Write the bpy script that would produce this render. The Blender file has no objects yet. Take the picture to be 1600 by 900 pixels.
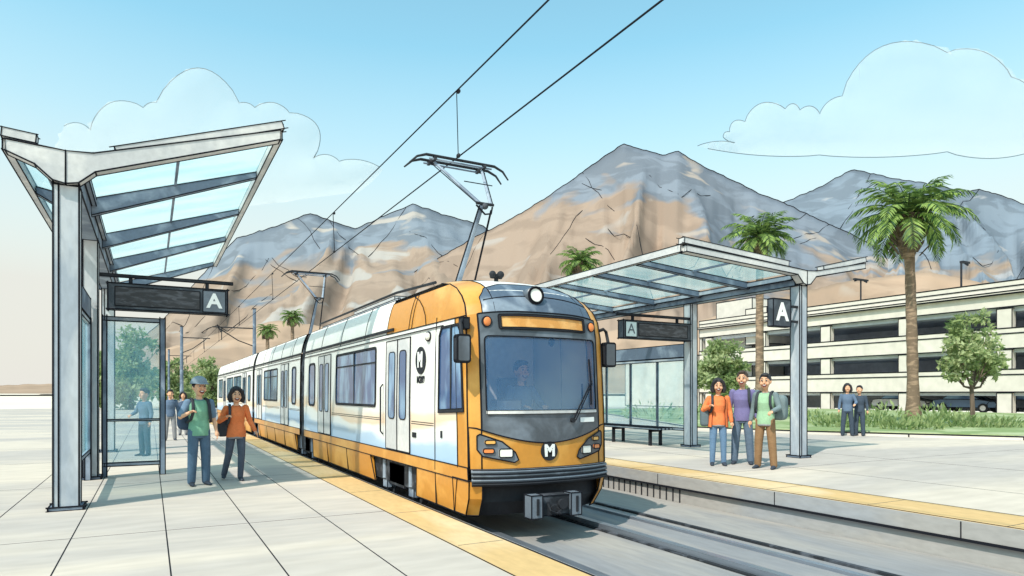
import bpy, math, random
import numpy as np
from mathutils import Vector, Matrix, noise
from mathutils.geometry import delaunay_2d_cdt
PI = math.pi
random.seed(7)
scene = bpy.context.scene
C = scene.collection
TH = math.atan(565 / 1036.0)
CT, ST = math.cos(TH), math.sin(TH)
CAM_H = 1.5
F = 1036.0

def at(px, py, z=0.0):
    """ground-level place seen at a photo pixel"""
    d = F * (CAM_H - z) / (py - 615.0)
    u = (px - 800) / F * d
    return Vector((u * CT + d * ST, -u * ST + d * CT, z))

def far(px, d, py=None):
    u = (px - 800) / F * d
    z = 0 if py is None else CAM_H + (615 - py) / F * d
    return Vector((u * CT + d * ST, -u * ST + d * CT, z))

# ---------------------------------------------------------------- materials
def mat(name, col, rough=0.7, var=0.12, scale=1.2, col2=None, mix=0.5, metal=0.0, alpha=1.0, spec=0.3, bump=0.0, stretch=(1, 1, 1), emit=0, fine=0.05):
    m = bpy.data.materials.new(name)
    m.use_nodes = True
    nt = m.node_tree
    n, l = nt.nodes, nt.links
    b = n['Principled BSDF']
    b.inputs['Roughness'].default_value = rough
    b.inputs['Metallic'].default_value = metal
    b.inputs['Specular IOR Level'].default_value = spec
    tc = n.new('ShaderNodeTexCoord')
    mp = n.new('ShaderNodeMapping')
    mp.inputs['Scale'].default_value = stretch
    l.new(tc.outputs['Object'], mp.inputs['Vector'])
    nz = n.new('ShaderNodeTexNoise')
    nz.inputs['Scale'].default_value = scale
    nz.inputs['Detail'].default_value = 5
    nz.inputs['Distortion'].default_value = 0.6
    l.new(mp.outputs['Vector'], nz.inputs['Vector'])
    rp = n.new('ShaderNodeValToRGB')
    c = Vector(col)
    a = c * (1 - var)
    d = Vector([min(1, x * (1 + var * .7)) for x in c])
    if col2:
        e = rp.color_ramp.elements
        e[0].position = mix - .08; e[0].color = (*a, 1)
        e[1].position = mix + .08; e[1].color = (*col2, 1)
        x = e.new(mix - .0); x.color = (*((Vector(a) * .45 + Vector(col2) * .55)), 1)
    else:
        rp.color_ramp.elements[0].position = 0.35
        rp.color_ramp.elements[0].color = (*a, 1)
        rp.color_ramp.elements[1].position = 0.65
        rp.color_ramp.elements[1].color = (*d, 1)
    l.new(nz.outputs['Fac'], rp.inputs['Fac'])
    out = rp.outputs['Color']
    if fine:
        n2 = n.new('ShaderNodeTexNoise'); n2.inputs['Scale'].default_value = scale * 14; n2.inputs['Detail'].default_value = 3
        l.new(mp.outputs['Vector'], n2.inputs['Vector'])
        mr = n.new('ShaderNodeMapRange'); mr.inputs['From Min'].default_value = .3; mr.inputs['From Max'].default_value = .7
        mr.inputs['To Min'].default_value = 1 - fine * 2; mr.inputs['To Max'].default_value = 1 + fine
        l.new(n2.outputs['Fac'], mr.inputs['Value'])
        hs = n.new('ShaderNodeVectorMath'); hs.operation = 'SCALE'
        l.new(out, hs.inputs[0]); l.new(mr.outputs['Result'], hs.inputs['Scale'])
        out = hs.outputs['Vector']
    l.new(out, b.inputs['Base Color'])
    if bump:
        bp = n.new('ShaderNodeBump'); bp.inputs['Strength'].default_value = bump; bp.inputs['Distance'].default_value = .02
        n3 = n.new('ShaderNodeTexNoise'); n3.inputs['Scale'].default_value = scale * 6; n3.inputs['Detail'].default_value = 6
        l.new(mp.outputs['Vector'], n3.inputs['Vector'])
        l.new(n3.outputs['Fac'], bp.inputs['Height']); l.new(bp.outputs['Normal'], b.inputs['Normal'])
    if alpha < 1:
        b.inputs['Alpha'].default_value = alpha
    if emit:
        b.inputs['Emission Color'].default_value = (*col, 1)
        b.inputs['Emission Strength'].default_value = emit
    return m

INK = mat('ink_black', (.012, .013, .018), .8, .0, fine=0, spec=.1)
M = dict(
    paper=mat('pale_concrete', (.61, .53, .445), .9, .06, .22, (.44, .395, .36), .49, bump=.15, stretch=(.5, 1.6, 1), spec=.1),
    ground=mat('pale_ground', (.70, .62, .515), .95, .05, .05, spec=.05),
    bed=mat('track_bed', (.40, .37, .34), .95, .12, .5, (.25, .25, .26), .53, bump=.3, stretch=(2, .35, 1), spec=.1),
    wallface=mat('platform_face', (.42, .40, .38), .9, .12, .9, (.33, .34, .36), .55, bump=.2, stretch=(1, .5, 1.5)),
    yellow=mat('tactile_yellow', (.66, .44, .20), .85, .10, .9, (.68, .50, .29), .54, bump=.2, stretch=(1, .4, 1)),
    white=mat('train_white', (.82, .80, .75), .35, .05, .5, spec=.4, fine=.02),
    livery=None,
    orange=mat('train_orange', (.66, .285, .04), .35, .12, 1.1, (.74, .38, .085), .56, spec=.45, fine=.03),
    slate=mat('slate_mask', (.09, .105, .125), .35, .2, 1.5, (.17, .20, .24), .57, spec=.5),
    gslate=mat('roof_blue_grey', (.10, .135, .19), .4, .2, 1.6, (.26, .31, .37), .56, spec=.5),
    dark=mat('dark_rubber', (.02, .022, .028), .7, .3, 3, spec=.3),
    under=mat('underframe', (.035, .04, .05), .8, .4, 4, (.09, .10, .12), .58),
    bumper=mat('bumper_grey', (.16, .19, .23), .4, .2, 3, spec=.5),
    steel=mat('painted_steel', (.36, .42, .50), .5, .16, 1.3, (.58, .61, .64), .56, spec=.4, stretch=(1, 1, .4)),
    steeld=mat('blue_grey_steel', (.17, .22, .30), .5, .22, 1.6, (.30, .36, .44), .56, spec=.4),
    steell=mat('light_steel', (.60, .60, .60), .5, .10, 1.0, (.72, .70, .67), .55, spec=.4),
    post=mat('post_paint', (.42, .47, .53), .5, .12, 1.3, (.60, .62, .63), .52, spec=.4, stretch=(1, 1, .4)),
    rail=mat('rail_steel', (.30, .34, .40), .3, .2, 3, metal=.6, stretch=(1, .1, 1)),
    sign=mat('sign_slate', (.055, .07, .09), .45, .25, 3, (.10, .12, .145), .57, spec=.4),
    screen=mat('sign_screen', (.035, .04, .05), .3, .35, 5, (.075, .08, .095), .55, spec=.5, stretch=(1, 1, 4)),
    signwhite=mat('sign_white', (.85, .85, .83), .5, .0, fine=0),
    signpale=mat('sign_pale', (.50, .60, .62), .4, .1, 4),
    lampw=mat('lamp_lens', (.85, .83, .76), .15, .03, 5, spec=.6, fine=0),
    lampo=mat('amber_lens', (.80, .24, .06), .2, .1, 5, spec=.6, fine=0),
    lampy=mat('yellow_lens', (.80, .42, .10), .2, .1, 5, spec=.6, fine=0),
    destin=mat('destination_panel', (.66, .31, .08), .4, .12, 4, (.74, .42, .15), .55, emit=.06),
    skin=mat('skin', (.70, .38, .23), .6, .06, 6, fine=0),
    skin2=mat('skin_pale', (.76, .43, .27), .6, .06, 6, fine=0),
    hair=mat('dark_hair', (.03, .028, .032), .6, .3, 20, stretch=(1, 1, .3)),
    hairb=mat('brown_hair', (.06, .04, .03), .6, .3, 20, stretch=(1, 1, .3)),
    lip=mat('mouth', (.16, .03, .03), .5, 0, fine=0),
    eyew=mat('eye_white', (.8, .78, .74), .4, 0, fine=0),
    trunk=mat('palm_trunk', (.25, .175, .12), .9, .25, 3, (.36, .25, .17), .56, bump=.8, stretch=(1, 1, 3)),
    bark=mat('bark', (.15, .11, .085), .9, .3, 3, bump=.6, stretch=(3, 3, .6)),
    palmg=mat('palm_green', (.20, .33, .08), .6, .25, 1.2, (.40, .54, .16), .50, fine=.1),
    palmd=mat('palm_green_dark', (.035, .085, .03), .6, .3, 1.5, fine=.1),
    leaf=mat('leaf_green', (.38, .48, .20), .7, .15, .7, (.50, .56, .30), .54, fine=.12),
    leafd=mat('leaf_green_deep', (.20, .30, .11), .7, .25, .7, fine=.12),
    lawn=mat('lawn_green', (.27, .36, .15), .9, .2, .5, (.38, .43, .24), .55, bump=.6),
    garage=mat('garage_concrete', (.66, .61, .545), .85, .05, .12, bump=.1, spec=.1),
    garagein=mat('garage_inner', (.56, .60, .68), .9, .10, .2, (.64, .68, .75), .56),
)

for k_ in ('leaf', 'leafd', 'palmg'):
    nt_ = M[k_].node_tree; b_ = nt_.nodes['Principled BSDF']; tr_ = nt_.nodes.new('ShaderNodeBsdfTranslucent'); mx_ = nt_.nodes.new('ShaderNodeMixShader'); mx_.inputs['Fac'].default_value = .45
    nt_.links.new(b_.inputs['Base Color'].links[0].from_socket, tr_.inputs['Color'])
    nt_.links.new(b_.outputs[0], mx_.inputs[1]); nt_.links.new(tr_.outputs[0], mx_.inputs[2]); nt_.links.new(mx_.outputs[0], nt_.nodes['Material Output'].inputs['Surface'])

def glass(name, tint, alpha, rough=.08, tint2=None):
    m = bpy.data.materials.new(name); m.use_nodes = True
    nt = m.node_tree; n, l = nt.nodes, nt.links
    b = n['Principled BSDF']; b.inputs['Roughness'].default_value = rough
    b.inputs['Specular IOR Level'].default_value = .6
    tc = n.new('ShaderNodeTexCoord'); nz = n.new('ShaderNodeTexNoise'); nz.inputs['Scale'].default_value = .9; nz.inputs['Detail'].default_value = 3
    mp = n.new('ShaderNodeMapping'); mp.inputs['Rotation'].default_value = (.6, .5, .7); mp.inputs['Scale'].default_value = (.6, 2.2, 1)
    l.new(tc.outputs['Object'], mp.inputs['Vector']); l.new(mp.outputs['Vector'], nz.inputs['Vector'])
    rp = n.new('ShaderNodeValToRGB')
    rp.color_ramp.elements[0].position = .42; rp.color_ramp.elements[0].color = (*tint, 1)
    rp.color_ramp.elements[1].position = .58; rp.color_ramp.elements[1].color = (*(tint2 or [min(1, t * 1.3 + .03) for t in tint]), 1)
    l.new(nz.outputs['Fac'], rp.inputs['Fac']); l.new(rp.outputs['Color'], b.inputs['Base Color'])
    b.inputs['Alpha'].default_value = alpha
    return m
M['canopyglass'] = glass('canopy_glass', (.44, .70, .74), .40, tint2=(.70, .85, .86))
M['panelglass'] = glass('shelter_glass', (.32, .66, .80), .30, tint2=(.66, .84, .90))
for k_ in ('canopyglass', 'panelglass'):         # fritted glass lets a tinted glow through
    nt_ = M[k_].node_tree; b_ = nt_.nodes['Principled BSDF']; tr_ = nt_.nodes.new('ShaderNodeBsdfTranslucent'); tp_ = nt_.nodes.new('ShaderNodeBsdfTransparent'); m1_ = nt_.nodes.new('ShaderNodeMixShader'); m2_ = nt_.nodes.new('ShaderNodeMixShader')
    nt_.links.new(b_.inputs['Base Color'].links[0].from_socket, tr_.inputs['Color']); m1_.inputs['Fac'].default_value = .26 if k_ == 'canopyglass' else .22; m2_.inputs['Fac'].default_value = .65
    tp_.inputs['Color'].default_value = (.90, .97, .98, 1)
    nt_.links.new(tp_.outputs[0], m1_.inputs[1]); nt_.links.new(tr_.outputs[0], m1_.inputs[2])
    b_.inputs['Alpha'].default_value = .22
    nt_.links.new(b_.outputs[0], m2_.inputs[1]); nt_.links.new(m1_.outputs[0], m2_.inputs[2]); nt_.links.new(m2_.outputs[0], nt_.nodes['Material Output'].inputs['Surface'])
M['windglass'] = glass('windshield_glass', (.12, .30, .60), .30, rough=.05, tint2=(.30, .50, .74))
M['sideglass'] = glass('side_window_glass', (.05, .10, .22), 1.0, .12, tint2=(.22, .36, .52))

# livery: white panel with pale blue and peach bands low on the side
def livery():
    m = bpy.data.materials.new('train_livery'); m.use_nodes = True
    nt = m.node_tree; n, l = nt.nodes, nt.links
    b = n['Principled BSDF']; b.inputs['Roughness'].default_value = .35
    tc = n.new('ShaderNodeTexCoord'); sp = n.new('ShaderNodeSeparateXYZ'); l.new(tc.outputs['Object'], sp.inputs[0])
    nz = n.new('ShaderNodeTexNoise'); nz.inputs['Scale'].default_value = .9; nz.inputs['Detail'].default_value = 4
    mp = n.new('ShaderNodeMapping'); mp.inputs['Scale'].default_value = (1, .45, 2.2)
    l.new(tc.outputs['Object'], mp.inputs['Vector']); l.new(mp.outputs['Vector'], nz.inputs['Vector'])
    w = n.new('ShaderNodeMath'); w.operation = 'MULTIPLY_ADD'; w.inputs[1].default_value = .55; l.new(nz.outputs['Fac'], w.inputs[0]); l.new(sp.outputs['Z'], w.inputs[2])
    s = n.new('ShaderNodeMath'); s.operation = 'SINE'; sy = n.new('ShaderNodeMath'); sy.operation = 'MULTIPLY'; sy.inputs[1].default_value = .42
    l.new(sp.outputs['Y'], sy.inputs[0]); l.new(sy.outputs[0], s.inputs[0])
    w2 = n.new('ShaderNodeMath'); w2.operation = 'MULTIPLY_ADD'; w2.inputs[1].default_value = .13; l.new(s.outputs[0], w2.inputs[0]); l.new(w.outputs[0], w2.inputs[2])
    mr = n.new('ShaderNodeMapRange'); mr.inputs['From Min'].default_value = .8; mr.inputs['From Max'].default_value = 2.8; l.new(w2.outputs[0], mr.inputs['Value'])
    rp = n.new('ShaderNodeValToRGB'); e = rp.color_ramp.elements
    wh = (.82, .80, .75, 1)
    e[0].position = 0; e[0].color = (.80, .80, .77, 1)
    e[1].position = 1; e[1].color = wh
    for p, c in ((.12, (.72, .77, .80, 1)), (.16, (.34, .50, .69, 1)), (.27, (.42, .57, .73, 1)), (.32, (.76, .78, .78, 1)), (.37, (.82, .80, .75, 1)), (.40, (.80, .60, .43, 1)), (.47, (.82, .66, .50, 1)), (.52, wh)):
        x = e.new(p); x.color = c
    l.new(mr.outputs[0], rp.inputs['Fac']); l.new(rp.outputs['Color'], b.inputs['Base Color'])
    return m
M['livery'] = livery()

# ---------------------------------------------------------------- mesh builder
def arc(n, a0, a1): return [a0 + (a1 - a0) * i / n for i in range(n + 1)]

class MB:
    def __init__(s, off=(0, 0, 0)):
        s.v, s.f, s.mi, s.mats, s.lines, s.off = [], [], [], [], [], Vector(off)
    def midx(s, m):
        m = M[m] if isinstance(m, str) else m
        if m not in s.mats: s.mats.append(m)
        return s.mats.index(m)
    def add(s, vs, fs, m):
        b = len(s.v); i = s.midx(m)
        s.v += [Vector(p) for p in vs]
        for f in fs: s.f.append([b + k for k in f]); s.mi.append(i)
    def hexa(s, c, m, ink=True):
        """c: 8 corners, bottom ring 0-3, top ring 4-7"""
        s.add(c, [(3, 2, 1, 0), (4, 5, 6, 7), (0, 1, 5, 4), (1, 2, 6, 5), (2, 3, 7, 6), (3, 0, 4, 7)], m)
        if ink:
            for a, b in ((0, 1), (1, 2), (2, 3), (3, 0), (4, 5), (5, 6), (6, 7), (7, 4), (0, 4), (1, 5), (2, 6), (3, 7)):
                s.lines.append([Vector(c[a]), Vector(c[b])])
    def box(s, lo, hi, m, ink=True):
        x0, y0, z0 = lo; x1, y1, z1 = hi
        s.hexa([(x0, y0, z0), (x1, y0, z0), (x1, y1, z0), (x0, y1, z0), (x0, y0, z1), (x1, y0, z1), (x1, y1, z1), (x0, y1, z1)], m, ink)
    def beam(s, p, q, w, h, m, w2=None, h2=None, ink=True, up=(0, 0, 1)):
        p, q = Vector(p), Vector(q); d = (q - p).normalized(); up = Vector(up)
        if abs(d.dot(up)) > .95: up = Vector((0, 1, 0))
        sd = d.cross(up).normalized(); u = sd.cross(d)
        w2 = w if w2 is None else w2; h2 = h if h2 is None else h2
        def ring(o, w, h): return [o - sd * w / 2 - u * h / 2, o + sd * w / 2 - u * h / 2, o + sd * w / 2 + u * h / 2, o - sd * w / 2 + u * h / 2]
        s.hexa(ring(p, w, h) + ring(q, w2, h2), m, ink)
    def prism(s, poly, fn, a, b, m, ink=True):
        """poly 2D extruded between fn(x,y,a) and fn(x,y,b)"""
        n = len(poly)
        A = [Vector(fn(x, y, a)) for x, y in poly]; B = [Vector(fn(x, y, b)) for x, y in poly]
        s.add(A + B, [list(range(n))[::-1], [n + i for i in range(n)]] + [(i, (i + 1) % n, n + (i + 1) % n, n + i) for i in range(n)], m)
        if ink:
            s.lines += [A + [A[0]], B + [B[0]]] + [[A[i], B[i]] for i in range(n)]
    def tube(s, pts, r, m, n=8, cap=True, flat=None):
        pts = [Vector(p) for p in pts]; k = len(pts)
        rs = r if isinstance(r, (list, tuple)) else [r] * k
        rings = []; up = None
        for i, p in enumerate(pts):
            d = (pts[min(i + 1, k - 1)] - pts[max(i - 1, 0)]).normalized()
            if up is None:
                up = Vector((0, 0, 1)) if abs(d.z) < .9 else Vector((0, 1, 0))
            sd = d.cross(up)
            if sd.length < 1e-4: sd = d.cross(Vector((1, 0, 0)))
            sd.normalize(); up = sd.cross(d).normalized()
            ra = rs[i] if isinstance(rs[i], (tuple, list)) else (rs[i], rs[i])
            rings.append([p + sd * math.cos(2 * PI * j / n) * ra[0] + up * math.sin(2 * PI * j / n) * ra[1] for j in range(n)])
        vs = [q for g in rings for q in g]; fs = []
        for i in range(k - 1):
            for j in range(n):
                a, b = i * n + j, i * n + (j + 1) % n
                fs.append((a, b, b + n, a + n))
        if cap: fs += [list(range(n))[::-1], [(k - 1) * n + j for j in range(n)]]
        s.add(vs, fs, m)
    def ell(s, c, r, m, nu=16, nv=10, rot=None):
        c = Vector(c); vs = []; fs = []
        for i in range(nv + 1):
            a = PI * i / nv
            for j in range(nu):
                b = 2 * PI * j / nu
                p = Vector((r[0] * math.sin(a) * math.cos(b), r[1] * math.sin(a) * math.sin(b), r[2] * math.cos(a)))
                if rot: p = rot @ p
                vs.append(c + p)
        for i in range(nv):
            for j in range(nu):
                a, b = i * nu + j, i * nu + (j + 1) % nu
                fs.append((a, a + nu, b + nu, b))
        s.add(vs, fs, m)
    def disc(s, c, ax, r, h, m, n=20, rim=True):
        c = Vector(c); ax = Vector(ax).normalized(); up = Vector((0, 0, 1)) if abs(ax.z) < .9 else Vector((1, 0, 0))
        sd = ax.cross(up).normalized(); u = sd.cross(ax)
        A = [c + (sd * math.cos(2 * PI * j / n) + u * math.sin(2 * PI * j / n)) * r for j in range(n)]
        B = [p + ax * h for p in A]
        s.add(A + B, [list(range(n))[::-1], [n + i for i in range(n)]] + [(i, (i + 1) % n, n + (i + 1) % n, n + i) for i in range(n)], m)
        if rim: s.lines.append(B + [B[0]])
    def grid(s, rows, m, ink=True, flip=False):
        R, Cc = len(rows), len(rows[0]); vs = [p for r in rows for p in r]; fs = []
        for i in range(R - 1):
            for j in range(Cc - 1):
                a = i * Cc + j; q = (a, a + 1, a + Cc + 1, a + Cc)
                fs.append(q[::-1] if flip else q)
        s.add(vs, fs, m)
        if ink:
            rv = [[Vector(p) for p in r] for r in rows]
            s.lines += [rv[0], rv[-1], [r[0] for r in rv], [r[-1] for r in rv]]
    def patch(s, poly, fn, m, holes=(), sp=.12, ink=True, thick=0, back=None):
        """a flat outline (with holes) laid on the surface fn(x, y)"""
        def dens(pl):
            o = []
            for i, p in enumerate(pl):
                q = pl[(i + 1) % len(pl)]; k = max(1, int(math.dist(p, q) / sp))
                o += [(p[0] + (q[0] - p[0]) * t / k, p[1] + (q[1] - p[1]) * t / k) for t in range(k)]
            return o
        def inside(pl, x, y):
            c = False
            for i in range(len(pl)):
                x1, y1 = pl[i]; x2, y2 = pl[i - 1]
                if (y1 > y) != (y2 > y) and x < (x2 - x1) * (y - y1) / (y2 - y1) + x1: c = not c
            return c
        P = dens(poly); H = [dens(h) for h in holes]; pts = [Vector(p) for p in P]; eds = [(i, (i + 1) % len(P)) for i in range(len(P))]
        for h in H:
            b = len(pts); pts += [Vector(p) for p in h]; eds += [(b + i, b + (i + 1) % len(h)) for i in range(len(h))]
        xs = [p[0] for p in P]; ys = [p[1] for p in P]
        nx, ny = int((max(xs) - min(xs)) / sp), int((max(ys) - min(ys)) / sp)
        for i in range(1, nx + 1):
            for j in range(1, ny + 1):
                x, y = min(xs) + i * sp + (j % 2) * sp * .31, min(ys) + j * sp
                if inside(P, x, y) and not any(inside(h, x, y) for h in H): pts.append(Vector((x, y)))
        r = delaunay_2d_cdt(pts, eds, [], 0, 1e-5)
        fs = []
        for t in r[2]:
            cx = sum(r[0][i][0] for i in t) / 3; cy = sum(r[0][i][1] for i in t) / 3
            if inside(P, cx, cy) and not any(inside(h, cx, cy) for h in H): fs.append(tuple(t))
        vs = [fn(p[0], p[1]) for p in r[0]]
        s.add(vs, fs, m)
        if ink:
            for g in [P] + H: s.lines.append([Vector(fn(*p)) for p in g + g[:1]])
        if back:
            s.add([back(p[0], p[1]) for p in r[0]], [f[::-1] for f in fs], m)
            for g in [P] + H:
                n = len(g); s.add([fn(*p) for p in g] + [back(*p) for p in g], [(i, (i + 1) % n, n + (i + 1) % n, n + i) for i in range(n)], m)
    def build(s, name, parent=None, ink=0, smooth=False, loc=None, over=0.0, inkmat=None):
        if ink and s.lines:
            im = inkmat or INK
            for L in list(s.lines):
                L = [p.copy() for p in L]
                L2 = [L[0]]
                for p in L[1:]:
                    if (p - L2[-1]).length > 1e-4: L2.append(p)
                if len(L2) < 2: continue
                if over and len(L2) == 2:
                    d = (L2[1] - L2[0]); o = min(over, d.length * .06)
                    d.normalize(); L2[0] = L2[0] - d * o; L2[1] = L2[1] + d * o
                k = len(s.f)
                s.tube(L2, ink, im, n=5)
        me = bpy.data.meshes.new(name)
        me.from_pydata([tuple(p + s.off) for p in s.v], [], s.f)
        for m in s.mats: me.materials.append(m)
        me.polygons.foreach_set('material_index', s.mi)
        if smooth: me.polygons.foreach_set('use_smooth', [True] * len(s.f))
        me.update()
        o = bpy.data.objects.new(name, me); C.objects.link(o)
        if parent: o.parent = parent
        if loc is not None: o.location = loc
        return o

def tag(o, label=None, cat=None, group=None, kind=None):
    for k, v in (('label', label), ('category', cat), ('group', group), ('kind', kind)):
        if v: o[k] = v
    return o
def thing(name, label, cat, loc=(0, 0, 0), rz=0, group=None):
    o = bpy.data.objects.new(name, None); C.objects.link(o); o.location = loc; o.rotation_euler = (0, 0, rz)
    o.empty_display_size = .2
    return tag(o, label, cat, group)
def copy_tree(o, parent=None):
    c = o.copy(); C.objects.link(c); c.parent = parent
    for ch in o.children: copy_tree(ch, c)
    return c
def letters(txt, size, m, mtx, name, parent, extr=.01, font_scale=(1, 1), bold=.0):
    cu = bpy.data.curves.new(name, 'FONT'); cu.body = txt; cu.size = size; cu.extrude = extr; cu.align_x = 'CENTER'; cu.align_y = 'CENTER'; cu.offset = bold
    t = bpy.data.objects.new(name, cu); C.objects.link(t)
    bpy.context.view_layer.update()
    me = bpy.data.meshes.new_from_object(t.evaluated_get(bpy.context.evaluated_depsgraph_get()))
    bpy.data.objects.remove(t)
    me.transform(mtx @ Matrix.Diagonal((font_scale[0], font_scale[1], 1, 1)))
    me.materials.clear(); me.materials.append(M[m] if isinstance(m, str) else m)
    for p in me.polygons: p.material_index = 0
    o = bpy.data.objects.new(name, me); C.objects.link(o); o.parent = parent
    return o
def FRONT(x, y, z): return Matrix.Translation((x, y, z)) @ Matrix.Rotation(PI / 2, 4, 'X')          # text facing -Y
def LEFTW(x, y, z): return Matrix.Translation((x, y, z)) @ Matrix.Rotation(-PI / 2, 4, 'Z') @ Matrix.Rotation(PI / 2, 4, 'X')  # facing -X

def remesh(mb, name, parent, voxel=.012, smooth=2, extra=None):
    o = mb.build('tmp')
    if len(mb.mats) == 0: pass
    r = o.modifiers.new('r', 'REMESH'); r.mode = 'VOXEL'; r.voxel_size = voxel; r.use_smooth_shade = True
    if smooth:
        sm = o.modifiers.new('s', 'SMOOTH'); sm.iterations = smooth; sm.factor = .5
    bpy.context.view_layer.update()
    me = bpy.data.meshes.new_from_object(o.evaluated_get(bpy.context.evaluated_depsgraph_get()))
    bpy.data.objects.remove(o)
    me.materials.clear()
    for m in mb.mats[:1]: me.materials.append(m)
    vs = [v.co.copy() for v in me.vertices]; fs = [list(p.vertices) for p in me.polygons]; m0 = mb.mats[0]
    out = MB(); out.add(vs, fs, m0)
    if extra: extra(out)
    return out.build(name, parent, smooth=True)
# ---------------------------------------------------------------- world, sun, camera
SUN_U, SUN_D, SUN_EL = -.52, -.80, math.radians(51)
sv = Vector((SUN_U * CT + SUN_D * ST, -SUN_U * ST + SUN_D * CT, 0)).normalized() * math.cos(SUN_EL) + Vector((0, 0, math.sin(SUN_EL)))
w = bpy.data.worlds.new('World'); scene.world = w; w.use_nodes = True
nt = w.node_tree; n, l = nt.nodes, nt.links
sky = n.new('ShaderNodeTexSky'); sky.sky_type = 'NISHITA'; sky.sun_disc = False
sky.sun_elevation = SUN_EL; sky.sun_rotation = math.atan2(sv.x, sv.y)
sky.air_density = 1.0; sky.dust_density = .6; sky.ozone_density = 1.0; sky.altitude = 100
tint = n.new('ShaderNodeMix'); tint.data_type = 'RGBA'; tint.blend_type = 'MULTIPLY'; tint.inputs['Factor'].default_value = 1
tint.inputs['B'].default_value = (1.02, 1.36, 1.04, 1)
l.new(sky.outputs[0], tint.inputs['A'])
tc = n.new('ShaderNodeTexCoord'); sp = n.new('ShaderNodeSeparateXYZ'); l.new(tc.outputs['Generated'], sp.inputs[0])
rp = n.new('ShaderNodeValToRGB'); e = rp.color_ramp.elements      # pale warm air low over the horizon
e[0].position = 0; e[0].color = (1, 1, 1, 1); e[1].position = .46; e[1].color = (0, 0, 0, 1)
for p_, v_ in ((.14, .96), (.25, .68), (.35, .30)):
    x = e.new(p_); x.color = (v_, v_, v_, 1)
l.new(sp.outputs['Z'], rp.inputs['Fac'])
air = n.new('ShaderNodeMix'); air.data_type = 'RGBA'; air.inputs['B'].default_value = (3.05, 2.98, 2.74, 1)
l.new(rp.outputs['Color'], air.inputs['Factor']); l.new(tint.outputs['Result'], air.inputs['A'])
l.new(air.outputs['Result'], n['Background'].inputs['Color'])
n['Background'].inputs['Strength'].default_value = .15
sl = bpy.data.lights.new('sun', 'SUN'); sl.energy = 2.6; sl.angle = math.radians(.6); sl.color = (1, .93, .83)
so = bpy.data.objects.new('sun', sl); C.objects.link(so); so.rotation_euler = sv.to_track_quat('Z', 'Y').to_euler(); so.location = (0, 0, 30)
cd = bpy.data.cameras.new('camera'); cam = bpy.data.objects.new('camera', cd); C.objects.link(cam)
cam.location = (0, 0, CAM_H); cam.rotation_euler = (PI / 2, 0, -TH)
cd.sensor_width = 36; cd.lens = 36 * F / 1600; cd.shift_y = 165 / 1600; cd.clip_end = 20000; cd.clip_start = .05
scene.camera = cam
scene.view_settings.view_transform = 'Standard'; scene.view_settings.look = 'None'; scene.view_settings.exposure = .85; scene.view_settings.gamma = 1
scene.cycles.transparent_max_bounces = 16; scene.cycles.max_bounces = 6

# ---------------------------------------------------------------- ground, platforms, tracks
EL, ER, ZR, ZB = 3.22, 7.6, .15, -.3
b = MB(); b.add([(-9000, -9000, ZB - .02), (9000, -9000, ZB - .02), (9000, 9000, ZB - .02), (-9000, 9000, ZB - .02)], [(0, 1, 2, 3)], 'ground')
tag(b.build('ground'), kind='structure')
def slab(name, x0, x1, z, edge_w, edge_side, joints):
    b = MB(); b.box((x0, -8, ZB - .01), (x1, 80, z), 'paper', ink=False)
    for x in joints: b.box((x - .006, -8, z - .02), (x + .006, 80, z + .0015), INK, ink=False)
    y = -5.6
    while y < 60:
        b.box((x0 if x0 > 0 else -12, y - .005, z - .02), (x1 if x0 < 0 else x1, y + .005, z + .0013), INK, ink=False); y += 4.6
    tag(b.build(name), kind='structure')
slab('platform_left', -60, EL - .6, 0, .7, 1, (-1.6, -.72, .15, 1.0, 1.85))
slab('platform_right', ER + .85, 42, ZR, .8, -1, (10.3, 13.4))
def edge_strip(name, x0, x1, z, inner, outer):
    b = MB(); b.box((x0, -8, z - .03), (x1, 80, z), 'yellow', ink=False); b.box((x0 + .01 if x0 > 5 else x0, -8, ZB), (x1 if x0 > 5 else x1 - .01, 80, z - .03), 'wallface', ink=False)
    for x, r in ((inner, .007), (outer, .013)): b.box((x - r, -8, z - .01), (x + r, 80, z + .003), INK, ink=False)
    y = -4
    while y < 40:
        b.box((x0 + .05, y, z - .01), (x1 - .05, y + .007, z + .002), 'under', ink=False); y += 1.5 if x0 > 5 else 2.0
    return tag(b.build(name), kind='structure')
edge_strip('platform_edge_left', EL - .6, EL, 0, EL - .59, EL - .02)
edge_strip('platform_edge_right', ER, ER + .85, ZR, ER + .84, ER + .02)
b = MB()
b.box((ER + .02, -8, ZB), (ER + .1, 80, -.02), 'steeld', ink=False)
b.box((ER - .03, -8, -.05), (ER + .02, 80, ZR - .004), 'wallface', ink=False)
b.box((ER - .045, -8, -.065), (ER + .02, 80, -.035), INK, ink=False)
y = 1.5
while y < 30:
    b.box((ER - .034, y, -.04), (ER, y + .012, ZR - .01), INK, ink=False); y += 2.4
y = 8.2
while y < 14:                                           # ribbed drain panel set into the platform wall
    b.box((ER - .006, y, ZB), (ER + .03, y + .018, -.06), 'dark', ink=False); y += .16
tag(b.build('platform_wall_right'), kind='structure')
b = MB(); b.box((EL, -8, ZB - .015), (ER, 420, -.285), 'bed', ink=False)
b.box((EL - .02, -8, ZB), (EL + .05, 80, -.02), 'wallface', ink=False)
tag(b.build('track_bed'), kind='structure')
for x in (3.72, 5.22, ):
    b = MB(); b.box((x - .05, -8, -.285), (x + .05, 420, -.2), 'rail', ink=False)
    b.box((x - .10, -8, -.286), (x + .10, 420, -.265), 'under', ink=False)
    tag(b.build('rail', ink=0), 'long steel rail ' + ('beside the near platform edge, mostly under the train' if x < 4 else 'in the open track bed, on the side away from the near platform'), 'rail')
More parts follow.
